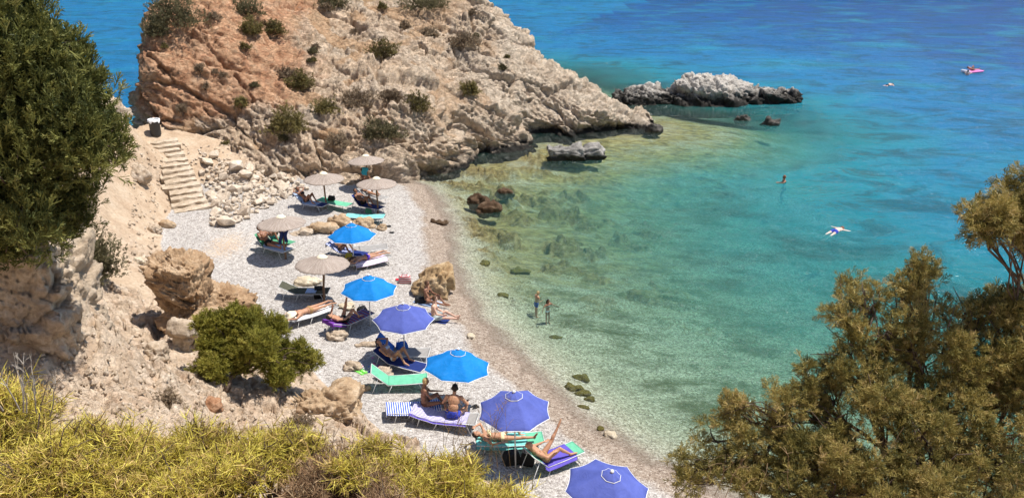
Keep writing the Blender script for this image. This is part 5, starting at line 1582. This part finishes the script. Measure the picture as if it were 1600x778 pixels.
for nm, c in (('w_black', (.012, .012, .014)), ('w_purple', (.10, .05, .42)), ('w_blue', (.03, .05, .36)), ('w_pale', (.55, .62, .72)), ('w_cream', (.72, .62, .36)), ('w_white', (.75, .75, .75)), ('w_grey', (.34, .38, .38)), ('w_teal', (.06, .22, .25)), ('w_tan', (.34, .20, .09)), ('w_brown', (.16, .06, .04))):
    M[nm] = plain('swimwear_' + nm[2:], c, .8, .3)
M['eye'] = plain('eye', (.02, .015, .012), .2, .5); M['lip'] = plain('lips', (.38, .13, .11), .5)

def V3(*a): return Vector(a if len(a) == 3 else a[0])

class Body:
    """one continuous figure: tapered limbs merged into a single skin; poses are given as directions"""
    def __init__(s, H=1.70, female=False):
        s.k = H / 1.70; s.f = female; s.caps = []; s.ell = []; s.bones = {}
    def cap(s, name, a, b, ra, rb, store=True):
        s.caps.append((Vector(a), Vector(b), ra * s.k, rb * s.k))
        if store: s.bones[name] = (Vector(a), Vector(b))
    def el(s, c, ax, r):
        s.ell.append((Vector(c), ax, tuple(x * s.k for x in r)))

def build_person(label, bed_w, pelvis, spine, front, arms, legs, H=1.70, female=False, skin='tan', hair='dark', hairlen=0, bald=False, wear=None, top=None, head_dir=None, face=None, cat='person', vox=.0095, hat=False, group=None, shorts=.45, bend=0.0):
    """bed_w maps local points to the world; pelvis = centre of the hips; spine = pelvis to neck; front = belly side
    arms / legs: ((upper dir, lower dir, end dir), ...) for left, right"""
    k = H / 1.70
    sp = V3(spine).normalized(); fr = V3(front); fr = (fr - sp * fr.dot(sp)).normalized(); lf = fr.cross(sp) * -1      # lf: the figure's left
    lf = sp.cross(fr) * 1.0
    P = V3(pelvis); L = []
    sp2 = (sp + fr * bend).normalized(); fr2 = (fr - sp2 * fr.dot(sp2)).normalized()
    waist = P + sp * .19 * k; chest = waist + sp2 * .20 * k; neck0 = chest + sp2 * .13 * k
    sw = .165 if female else .19; hw = .095 if female else .09
    caps, ells, bones = [], [], {}
    def cap(n, a, b, ra, rb): caps.append((a.copy(), b.copy(), ra * k, rb * k)); bones[n] = (a.copy(), b.copy())
    def el(c, ax, r): ells.append((c.copy(), [x.copy() for x in ax], [q * k for q in r]))
    A1, A2 = (lf, fr, sp), (lf, fr2, sp2)
    el(P + sp * .03 * k, A1, (.175 if female else .162, .115, .13)); bones['pelvis'] = (P - sp * .08 * k, P + sp * .09 * k)
    el(waist, A1, (.125 if female else .145, .095, .15)); bones['waist'] = (P + sp * .10 * k, waist + sp * .03 * k)
    el(chest, A2, (.150 if female else .172, .108, .17)); bones['chest'] = (waist + sp2 * .06 * k, neck0)
    el(chest + sp2 * .085 * k, A2, (sw * .98, .085, .085))
    if female:
        for q in (-1, 1): el(chest + lf * q * .072 * k + fr2 * .085 * k - sp2 * .01 * k, A2, (.06, .05, .06))
    else:
        for q in (-1, 1): el(chest + lf * q * .08 * k + fr2 * .062 * k + sp2 * .04 * k, A2, (.085, .045, .07))
    hd = V3(head_dir).normalized() if head_dir is not None else sp2
    neck1 = neck0 + (sp2 * .4 + hd * .6).normalized() * .09 * k
    cap('neck', neck0 - sp2 * .03 * k, neck1, .062, .054)
    fc = V3(face) if face is not None else fr2
    fc = (fc - hd * fc.dot(hd)).normalized(); hl = hd.cross(fc)
    hc = neck1 + hd * .105 * k + fc * .012 * k
    AH = (hl, fc, hd)
    el(hc + hd * .012 * k, AH, (.076, .092, .105)); el(hc - hd * .055 * k + fc * .022 * k, AH, (.058, .068, .062))
    bones['head'] = (neck1 + hd * .02 * k, hc + hd * .1 * k)
    cap('nose', hc + fc * .088 * k + hd * .015 * k, hc + fc * .104 * k - hd * .022 * k, .010, .015)
    for q in (-1, 1): el(hc + hl * q * .077 * k - hd * .012 * k - fc * .004 * k, AH, (.012, .022, .032))
    for side, (q, (u, l, h)) in enumerate(zip((1, -1), arms)):
        u, l, h = V3(u).normalized(), V3(l).normalized(), V3(h).normalized()
        sh = chest + sp2 * .085 * k + lf * q * sw * k; n = 'lr'[side]
        e = sh + u * .285 * k; wr = e + l * .245 * k
        mf = .84 if female else 1.0
        el(sh, A2, (.062 * mf, .062, .066)); cap('uparm' + n, sh, e, .054 * mf, .041 * mf); cap('forearm' + n, e, wr, .042 * mf, .027)
        # hand: palm, four fingers of different lengths, a thumb from the side of the palm
        pn = (fr2 - h * fr2.dot(h)); pn = pn.normalized() if pn.length > .2 else h.orthogonal().normalized()
        sd = h.cross(pn) * q
        pc = wr + h * .052 * k
        el(pc, (sd, pn, h), (.039, .016, .052))
        for j, fl in enumerate((.072, .082, .076, .058)):
            o = pc + h * .038 * k + sd * (.030 - .020 * j) * k
            d1 = (h + sd * (.16 - .11 * j) + pn * .15).normalized(); d2 = (h + sd * (.12 - .08 * j) + pn * .6).normalized()
            m = o + d1 * fl * .55 * k; caps.append((o, m, .0095 * k, .0088 * k)); caps.append((m, m + d2 * fl * .5 * k, .0088 * k, .0075 * k))
        t0 = wr + h * .022 * k + sd * .030 * k; t1 = t0 + (h * .6 + sd * .8).normalized() * .034 * k
        caps.append((t0, t1, .0125 * k, .0105 * k)); caps.append((t1, t1 + (h * .9 + sd * .35 + pn * .25).normalized() * .030 * k, .0105 * k, .009 * k))
    for side, (q, (u, l, h)) in enumerate(zip((1, -1), legs)):
        u, l, h = V3(u).normalized(), V3(l).normalized(), V3(h).normalized(); n = 'lr'[side]
        hp = P + lf * q * hw * k - sp * .02 * k; kn = hp + u * .42 * k; an = kn + l * .40 * k
        el(hp, A1, (.095, .098, .10)); cap('thigh' + n, hp, kn, .086, .056); cap('shin' + n, kn, an, .052, .035)
        cf = kn + (an - kn) * .30; back = (kn - (hp + an) / 2); back = back.normalized() if back.length > .04 else -fr
        el(cf - back * .016 * k, ((an - kn).normalized().orthogonal().normalized(), (an - kn).normalized().cross((an - kn).normalized().orthogonal().normalized()), (an - kn).normalized()), (.048, .048, .11))
        heel = an - l * -.035 * k - h * .03 * k
        cap('foot' + n, an + l * .02 * k, an + l * .04 * k + h * .12 * k, .036, .028); caps.append((heel, an + l * .045 * k, .032 * k, .032 * k))
        caps.append((an + l * .045 * k + h * .11 * k, an + l * .05 * k + h * .17 * k, .027 * k, .02 * k))
    # ---- merge
    V0, F0 = ico(2); Vs, Fs, nb = [], [], 0
    for c, ax, r in ells:
        B = np.array([np.array(a) for a in ax]); Vs.append((V0 * np.array(r)) @ B + np.array(c)); Fs.append(F0 + nb); nb += len(V0)
    for a, b, ra, rb in caps:
        d = b - a; Ln = max(d.length, 1e-5); z = d / Ln; x = z.orthogonal().normalized(); y = z.cross(x)
        B = np.array([x, y, z]); up = V0[:, 2:3] > 0
        Vv = np.where(up, V0 * rb + np.array([0, 0, Ln]), V0 * ra); Vs.append(Vv @ B + np.array(a)); Fs.append(F0 + nb); nb += len(V0)
    me = mesh_np('person_tmp', np.concatenate(Vs), np.concatenate(Fs))
    tmp = bpy.data.objects.new('tmp', me); COL.objects.link(tmp)
    rm = tmp.modifiers.new('r', 'REMESH'); rm.mode = 'VOXEL'; rm.voxel_size = vox
    sm = tmp.modifiers.new('s', 'SMOOTH'); sm.factor = .5; sm.iterations = 3
    dg = bpy.context.evaluated_depsgraph_get(); ev = tmp.evaluated_get(dg)
    me2 = bpy.data.meshes.new_from_object(ev); bpy.data.objects.remove(tmp); bpy.data.meshes.remove(me)
    n = len(me2.vertices); co = np.empty(n * 3, np.float32); me2.vertices.foreach_get('co', co); co = co.reshape(-1, 3).astype(float)
    nr = np.empty(n * 3, np.float32); me2.vertices.foreach_get('normal', nr); nr = nr.reshape(-1, 3)
    base = np.array(P)
    # nearest bone of every vertex, and how far along it
    best = np.full(n, 1e9); who = np.zeros(n, int); tt = np.zeros(n); names = list(bones)
    for i, nm in enumerate(names):
        a, b = np.array(bones[nm][0]), np.array(bones[nm][1]); d = b - a; L2 = d @ d
        t = np.clip(((co - a) @ d) / L2, 0, 1); q = np.linalg.norm(co - a - t[:, None] * d, axis=1)
        if nm in ('nose',): q = q + .03
        m = q < best; best = np.where(m, q, best); who = np.where(m, i, who); tt = np.where(m, t, tt)
    idx = {nm: (who == i) for i, nm in enumerate(names)}
    rel = co - base; s_ = rel @ np.array(sp); f_ = rel @ np.array(fr); l_ = rel @ np.array(lf)
    ch = co - np.array(chest); sc_ = ch @ np.array(sp2); fc_ = ch @ np.array(fr2); lc_ = ch @ np.array(lf)
    hh = (co - np.array(hc)) / k; hu, hf, hx_ = hh @ np.array(hd), hh @ np.array(fc), hh @ np.array(hl)
    polys = [tuple(p.vertices) for p in me2.polygons]
    def garment(name, mask, off, mat, lab=None):
        sel = [p for p in polys if all(mask[v] for v in p)]
        if not sel: return None
        used = sorted({v for p in sel for v in p}); mp = {v: i for i, v in enumerate(used)}
        Vg = co[used] + nr[used] * off
        m = bpy.data.meshes.new(name); m.from_pydata([tuple(bed_local(v)) for v in Vg], [], [tuple(mp[v] for v in p) for p in sel]); m.update()
        m.polygons.foreach_set('use_smooth', [True] * len(m.polygons))
        o = link(name, m, mat, root); return o
    wp = bed_w(V3(base)); rz = bed_w.__self__.rz if hasattr(bed_w, '__self__') else 0.0
    def bed_local(v): return v - base
    co_l = (co - base).astype(np.float32); me2.vertices.foreach_set('co', co_l.ravel()); me2.update()
    me2.polygons.foreach_set('use_smooth', np.ones(len(me2.polygons), bool))
    me2.name = 'person'; me2.materials.clear()
    root = link('person', me2, SK[skin]); root.location = wp; root.rotation_euler = (0, 0, rz)
    tag(root, label, cat, group)
    torso = idx['pelvis'] | idx['waist']
    thighs = (idx['thighl'] | idx['thighr'])
    if wear:
        kind, mt = wear
        if kind == 'shorts': garment('swim_shorts', ((s_ < .11 * k) & torso) | idx['pelvis'] | (thighs & (tt < shorts)), .011, M[mt])
        else:
            hip = (np.abs(l_) > .05 * k)
            garment('bikini_bottom', (idx['pelvis'] | (thighs & (tt < .16)) | torso) & (s_ < .055 * k) & (s_ > -.14 * k) & ((s_ > -.035 * k) | ~hip | (f_ < -.02 * k) & (s_ > -.09 * k)), .008, M[mt])
    if top:
        garment('bikini_top', (idx['chest'] | idx['waist']) & (np.abs(sc_ + .012 * k) < np.where(fc_ > .03 * k, .052, .022) * k) & (np.abs(lc_) < .2 * k), .007, M[top])
    if not bald:
        hm = idx['head'] & ((hu > .055) | ((hf < .02) & (hu > -.055)) | ((hf < -.045) & (hu > -.09))) & ~((hf > .055) & (hu < .082))
        h = garment('hair', hm, .014 * k, HAIR[hair])
        if hairlen and h:
            m = MB(); b0 = hc - fc * .075 * k + hd * .02 * k
            dn = V3(0, 0, -1.0); q1 = b0 - fc * .035 * k - hd * .08 * k; q2 = q1 - hd * hairlen * .55 - fc * .01; q3 = q2 - hd * hairlen * .4
            m.tube([tuple(x - P) for x in (b0, q1, q2, q3)], [.055 * k, .06 * k, .048 * k, .02 * k], 10); m.build('hair_tail', HAIR[hair], h, True)
    for q in (-1, 1):
        m = MB(); V0_, F0_ = ico(1); c = hc + fc * .086 * k + hl * q * .03 * k + hd * .022 * k - P
        m.add([tuple(np.array(c) + v * .0105 * k) for v in V0_], [tuple(f) for f in F0_]); m.build('eye', M['eye'], root, True)
    m = MB(); c0_ = hc + fc * .086 * k - hd * .048 * k - P
    m.tube([tuple(c0_ - hl * .022 * k - fc * .006 * k), tuple(c0_ + fc * .002 * k), tuple(c0_ + hl * .022 * k - fc * .006 * k)], .006 * k, 5); m.build('mouth', M['lip'], root, True)
    root['head_world'] = [float(x) for x in (Vector(wp) + Matrix.Rotation(rz, 3, 'Z') @ (hc + hd * .06 * k - P))]
    return root

class Spot:
    """a place on the ground with a heading: local +x points from one pixel to another"""
    def __init__(s, a, b, h=0.0, z=None):
        p, q = (on_level(*a, h), on_level(*b, h)) if z is None else (Vector(at_z(*a, z)), Vector(at_z(*b, z)))
        s.loc = Vector((p.x, p.y, p.z - h if z is None else z)); s.rz = math.atan2(q.y - p.y, q.x - p.x)
    def w(s, v):
        c, sn = math.cos(s.rz), math.sin(s.rz)
        return Vector((s.loc.x + c * v[0] - sn * v[1], s.loc.y + sn * v[0] + c * v[1], s.loc.z + v[2]))

ARM_DOWN = ((.9, .18, -.05), (1, 0, .08), (1, 0, 0))
def recline(key, label, back=None, legs=None, arms=None, hipx=.06, **kw):
    """on the back, leaning on the raised backrest"""
    b = BEDS[key]; a = b.back if back is None else back
    sp = (-math.cos(a), 0, math.sin(a)); fr = (math.sin(a), 0, math.cos(a))
    arms = arms or (((math.cos(a) * .9, .22, -math.sin(a) * .6), (.9, .0, .1), (1, 0, 0)), ((math.cos(a) * .9, -.22, -math.sin(a) * .6), (.9, .0, .1), (1, 0, 0)))
    legs = legs or (((1, .1, .05), (1, .03, -.05), (.25, .15, 1)), ((1, -.1, .05), (1, -.03, -.05), (.25, -.15, 1)))
    hd = (sp[0], 0, sp[2] + .12)
    return build_person(label, b.w, (hipx, 0, SEAT_H + .13), sp, fr, arms, legs, head_dir=kw.pop('head_dir', hd), **kw)
def prone(key, label, hipx=.18, **kw):
    b = BEDS[key]
    arms = kw.pop('arms', (((-.75, -.5, -.05), (-.9, .5, 0.02), (-1, .3, 0)), ((-.75, .5, -.05), (-.9, -.5, .02), (-1, -.3, 0))))
    legs = kw.pop('legs', (((1, -.06, 0), (1, -.02, .03), (.9, 0, -.3)), ((1, .06, 0), (1, .04, .03), (.9, 0, -.3))))
    return build_person(label, b.w, (hipx, 0, SEAT_H + .135), (-1, 0, .03), (0, 0, -1), arms, legs, face=kw.pop('face', (0, -.8, -.5)), **kw)
UP1 = (.62, .05, .78); DN1 = (.55, .0, -.84)
KNEES = (((.62, .12, .80), (.50, .0, -.86), (1, .1, -.05)), ((.62, -.12, .80), (.50, 0, -.86), (1, -.1, -.05)))
ONE_UP_L = (((.62, .15, .80), (.50, .0, -.86), (1, .1, -.05)), ((1, -.08, .02), (1, -.02, -.03), (.2, -.2, 1)))
ONE_UP_R = (((1, .08, .02), (1, .02, -.03), (.2, .2, 1)), ((.62, -.15, .80), (.50, .0, -.86), (1, -.1, -.05)))
BEHIND = lambda a: (((-math.cos(a) * .4, .8, .45), (-.5, -.75, .2), (-.4, -.8, 0)), ((-math.cos(a) * .4, -.8, .45), (-.5, .75, .2), (-.4, .8, 0)))

recline('a', 'woman in black bikini lying with arms behind her head nearest the rockfall', legs=KNEES, arms=BEHIND(.75), female=True, skin='dark', hair='dark', wear=('bikini', 'w_black'), top='w_black')
recline('c', 'person whose bare legs show below the thatch at the headland foot', legs=ONE_UP_L, female=True, skin='tan', wear=('bikini', 'w_white'), top='w_white')
recline('d', 'deeply tanned person with knees drawn up on the navy lounger', legs=KNEES, skin='dark', hair='dark', wear=('shorts', 'w_black'))
recline('f', 'man in black trunks lying stretched out under the parasol with the trousers', skin='dark', hair='dark', wear=('shorts', 'w_black'), H=1.78, shorts=.25,
        arms=(((.8, .3, -.5), (.5, -.6, .6), (.3, -.8, .4)), ((.8, -.2, -.5), (.6, .6, .55), (.4, .7, .4))))
recline('g', 'person reading with raised knees behind the man in black trunks', legs=KNEES, skin='dark', hair='brown', wear=('shorts', 'w_teal'), arms=(((.7, .2, .1), (.5, -.3, .8), (.4, -.3, .8)), ((.7, -.2, .1), (.5, .3, .8), (.4, .3, .8))))
recline('h', 'woman sitting up with bent knees behind the prone woman', back=.95, legs=KNEES, skin='dark', hair='brown', female=True, wear=('bikini', 'w_black'), top='w_black', hipx=-.05)
prone('i', 'woman in purple bikini bottom lying face down on the pink towel', female=True, skin='tan', hair='brown', hairlen=.2, wear=('bikini', 'w_purple'))
pl = prone('l', 'woman lying face down under a wide straw hat on the white towel', female=True, skin='tan', hair='brown', wear=('bikini', 'w_tan'), face=(0, .3, -1))
recline('m', 'person lying with one leg raised beside the purple towel', legs=(((.45, .1, .9), (.25, .0, .96), (.5, .1, .8)), ((.7, -.12, .68), (.55, 0, -.8), (1, -.1, 0))), skin='tan', hair='dark', wear=('shorts', 'w_black'), shorts=.25,
        arms=(((.5, .4, .4), (-.2, -.6, .75), (-.4, -.5, .6)), ((.9, -.2, -.2), (.9, .1, .1), (1, 0, 0))))
recline('n', 'woman in pale blue bikini lying with bent knees on the navy lounger', legs=KNEES, female=True, skin='tan', hair='dark', wear=('bikini', 'w_pale'), top='w_pale', arms=(((-.4, .8, .45), (-.5, -.75, .2), (-.4, -.8, 0)), ((.85, -.25, -.3), (.9, 0, 0), (1, 0, 0))))
# the couple under the bright blue parasol
bq = BEDS['q']
build_person('woman seated in profile on the blue striped towel, knees drawn up', bq.w, (.42, .02, SEAT_H + .13), (-.12, 0, 1), (1, 0, .1), (((.55, .1, -.7), (.85, -.25, .05), (1, -.2, -.1)), ((.5, -.1, -.75), (.85, .2, .1), (1, .2, -.1))),
             (((.86, .2, .32), (.45, -.1, -.75), (1, 0, -.2)), ((.9, -.2, .15), (.8, .2, -.25), (1, .2, -.1))), female=True, skin='dark', hair='blond', wear=('bikini', 'w_brown'), top='w_brown', bend=.25)
br = BEDS['r']
build_person('broad backed man seated on the violet striped towel, back to us', br.w, (.52, -.05, SEAT_H + .13), (.05, .16, 1), (-.1, .95, .0), (((-.45, .2, -.8), (.1, .8, -.35), (.1, 1, -.2)), ((.5, .2, -.75), (-.15, .85, -.2), (-.3, 1, -.2))),
             (((-.45, .85, .1), (.15, .55, -.75), (0, 1, -.1)), ((.45, .85, .1), (-.1, .5, -.8), (0, 1, -.1))), H=1.82, skin='tan', hair='dark', wear=('shorts', 'w_blue'), bend=.3, head_dir=(.02, .35, .9), face=(-.2, .9, -.35), shorts=.35)
recline('s', 'woman in a pale bikini lying on her back on the turquoise towel', legs=(((.75, .3, .62), (.45, -.1, -.88), (1, .1, 0)), ((1, -.12, .02), (1, -.02, .0), (.3, -.3, 1))), female=True, skin='tan', hair='dark', wear=('bikini', 'w_cream'), top='w_cream', H=1.74,
        arms=(((-.3, .8, .35), (-.6, -.7, .2), (-.5, -.8, 0)), ((.6, -.75, -.1), (.95, .2, .05), (1, 0, 0))))
recline('t', 'bald man lying back with one leg raised on the violet towel', legs=(((.75, .15, .62), (.55, .1, .80), (.5, .1, .85)), ((.80, -.2, .50), (.75, -.1, -.62), (1, -.1, 0))), bald=True, skin='tan', H=1.78,
        arms=(((.8, .25, -.4), (.9, -.2, .2), (1, 0, 0)), ((.75, -.35, -.5), (.9, .25, .1), (1, .1, 0))), wear=('shorts', 'w_tan'), shorts=.2)
# sitters on the gravel by the boulder
s1 = Spot((668, 473), (700, 480))
build_person('woman sitting upright on the gravel against the golden boulder', s1.w, (0, 0, .13), (-.12, 0, 1), (1, 0, 0), (((.45, .2, -.8), (.85, -.2, -.1), (1, -.1, -.1)), ((.5, -.2, -.75), (.85, .2, -.1), (1, .1, -.1))),
             (((.85, .2, .42), (.62, -.05, -.62), (1, .1, 0)), ((.95, -.2, .12), (.85, .1, -.18), (1, 0, .2))), female=True, skin='dark', hair='brown', wear=('bikini', 'w_black'), top='w_black', bend=.15)
s2 = Spot((679, 500), (708, 502))
build_person('man in grey shorts sitting on the gravel with legs stretched to the sea', s2.w, (0, 0, .13), (-.15, .05, 1), (1, -.1, 0), (((.3, .15, -.9), (.75, -.3, -.3), (1, -.2, -.2)), ((.35, -.2, -.85), (.7, .3, -.3), (1, .2, -.1))),
             (((.9, .15, .35), (.78, .05, -.5), (1, 0, .3)), ((1, -.15, .1), (1, 0, -.1), (.4, -.2, 1))), skin='fair', hair='brown', wear=('shorts', 'w_grey'), H=1.78, bend=.25, shorts=.75)
s3 = Spot((569, 288), (590, 292))
build_person('person sitting in the shade behind the thatched parasols', s3.w, (0, 0, .13), (-.1, 0, 1), (1, 0, 0), (((.5, .2, -.8), (.85, -.2, 0), (1, 0, 0)), ((.5, -.2, -.8), (.85, .2, 0), (1, 0, 0))), KNEES, skin='dark', hair='dark', wear=('shorts', 'w_black'))
# children wading
def wade(px, py, look, label, H, depth, **kw):
    p = at_z(px, py, 0.0)
    sp = Spot((px, py), look, 0, 0.0); sp.loc.z = ground_z(sp.loc.x, sp.loc.y)
    return sp, H
STAND = (((.06, .05, -1), (-.04, 0, -1), (1, .1, -.1)), ((-.02, -.05, -1), (-.05, 0, -1), (1, -.1, -.1)))
sp, H = wade(838, 465, (852, 462), '', 1.12, .60)
build_person('fair haired boy in dark shorts standing knee deep in the sea', sp.w, (0, 0, .93 * 1.12 / 1.7), (.12, 0, 1), (1, 0, 0), (((.2, .2, -.9), (.75, -.2, .1), (1, 0, 0)), ((.1, -.25, -.95), (.7, .2, .1), (1, 0, 0))), STAND, H=1.12, skin='tan', hair='blond', wear=('shorts', 'w_blue'), vox=.008, head_dir=(.25, 0, 1), face=(1, -.3, -.3))
sp, H = wade(856, 476, (872, 489), '', 1.06, .58)
build_person('girl with long dark hair wading beside the boy, arms spread', sp.w, (0, 0, .93 * 1.06 / 1.7), (.05, 0, 1), (1, .3, 0), (((.2, .75, -.5), (.3, .7, -.3), (.5, .6, -.2)), ((.2, -.75, -.5), (.5, -.4, -.5), (.5, -.4, -.3))), STAND, H=1.06, female=False, skin='dark', hair='dark', hairlen=.2, wear=('bikini', 'w_pale'), top='w_pale', vox=.008, face=(1, .4, -.2))
# swimmers
sp = Spot((1304, 362), (1325, 352), 0, 0.0)
build_person('man in blue trunks floating face down in the green water', sp.w, (0, 0, .0), (1, 0, .0), (0, 0, -1), (((.35, .85, -.1), (-.75, .45, -.1), (-.9, .2, -.1)), ((.5, -.8, -.1), (.6, -.5, -.15), (.7, -.3, -.1))),
             (((-1, .06, -.06), (-1, .03, -.10), (-1, 0, -.1)), ((-1, -.07, -.05), (-1, -.04, -.12), (-1, 0, -.1))), skin='pale', hair='red', wear=('shorts', 'w_blue'), shorts=.4, H=1.8)
sp = Spot((1226, 284), (1205, 284), 0, 0.0)
build_person('dark haired swimmer upright with head and shoulders above water', sp.w, (0, 0, -.43), (.05, 0, 1), (1, 0, 0), (((.5, .6, .0), (.7, -.2, .0), (1, 0, 0)), ((-.3, -.9, -.1), (-.3, -.8, -.1), (0, -1, 0))), (((.5, .1, -1), (-.3, 0, -1), (1, 0, 0)), ((.2, -.1, -1), (-.5, 0, -1), (1, 0, 0))), skin='dark', hair='red', female=True, wear=('bikini', 'w_black'), top='w_black')
sp = Spot((1387, 134), (1400, 132), 0, 0.0)
build_person('distant swimmer lying on the water far out', sp.w, (0, 0, .0), (1, 0, .1), (0, 0, -1), (((.8, .6, 0), (.9, .1, 0), (1, 0, 0)), ((-.5, -.7, -.2), (-.6, -.6, -.2), (-1, 0, 0))), (((-1, .15, -.1), (-1, .1, -.1), (-1, 0, -.1)), ((-1, -.15, -.1), (-1, -.12, -.1), (-1, 0, -.1))), skin='pale', hair='dark', wear=('shorts', 'w_black'), vox=.014)
# pink lilo with two people far out
sp = Spot((1520, 113), (1540, 111), 0, 0.0)
root = empty('air_bed', sp.loc, sp.rz); tag(root, 'pink and white inflatable bed carrying swimmers far out', 'inflatable')
m = MB()
for i in range(5):
    y = (i - 2) * .17; m.tube([(-1.05, y, .06), (-.95, y, .06), (.85, y, .06), (1.1, y, .10)], [.05, .095, .095, .06], 10)
m.build('mattress', M['pinkfloat'], root, True)
m = MB(); m.tube([(-1.1, -.42, .16), (-1.1, .42, .16)], .13, 10); m.build('pillow', M['whitefloat'], root, True)
build_person('person lying on the pink inflatable bed', sp.w, (-.05, .1, .27), (-1, 0, .35), (.3, 0, 1), (((.7, .4, -.3), (.9, 0, 0), (1, 0, 0)), ((.7, -.4, -.3), (.9, 0, 0), (1, 0, 0))), ONE_UP_L, skin='tan', hair='dark', wear=('shorts', 'w_black'), vox=.014)
sp2 = Spot((1511, 118), (1520, 113), 0, 0.0)
build_person('person in the water holding on to the pink inflatable bed', sp2.w, (0, 0, -.30), (.1, 0, 1), (1, 0, 0), (((.8, .3, .1), (.9, -.1, .1), (1, 0, 0)), ((.8, -.3, .1), (.9, .1, .1), (1, 0, 0))), (((-.2, .1, -1), (-.4, 0, -1), (1, 0, 0)), ((.1, -.1, -1), (-.4, 0, -1), (1, 0, 0))), skin='fair', hair='dark', wear=('shorts', 'w_black'), vox=.014)
# straw hats
def hat(label, c, tilt, mat='straw', r=.24):
    m = MB(); m.lathe([(r, -.012), (r * .98, .0), (.115, .015), (.105, .09), (.07, .115), (.001, .12)], 24, cap=False)
    V = list(m.v); m.lathe([(r, -.012), (.11, .005), (.10, .08), (.001, .108)], 24, cap=False)
    o = m.build('straw_hat', M[mat], None, True); o.location = c; o.rotation_euler = tilt
    return tag(o, label, 'hat')
h = pl['head_world']; hat('wide brimmed pale straw hat on the prone woman', (h[0], h[1], h[2] + .05), (.15, -.2, 0))
p = on_ground(561, 283); hat('yellow and white sun hat lying by the farthest thatched parasol', (p.x, p.y, p.z + .22), (.5, 0, 0), 'yellow', .22)
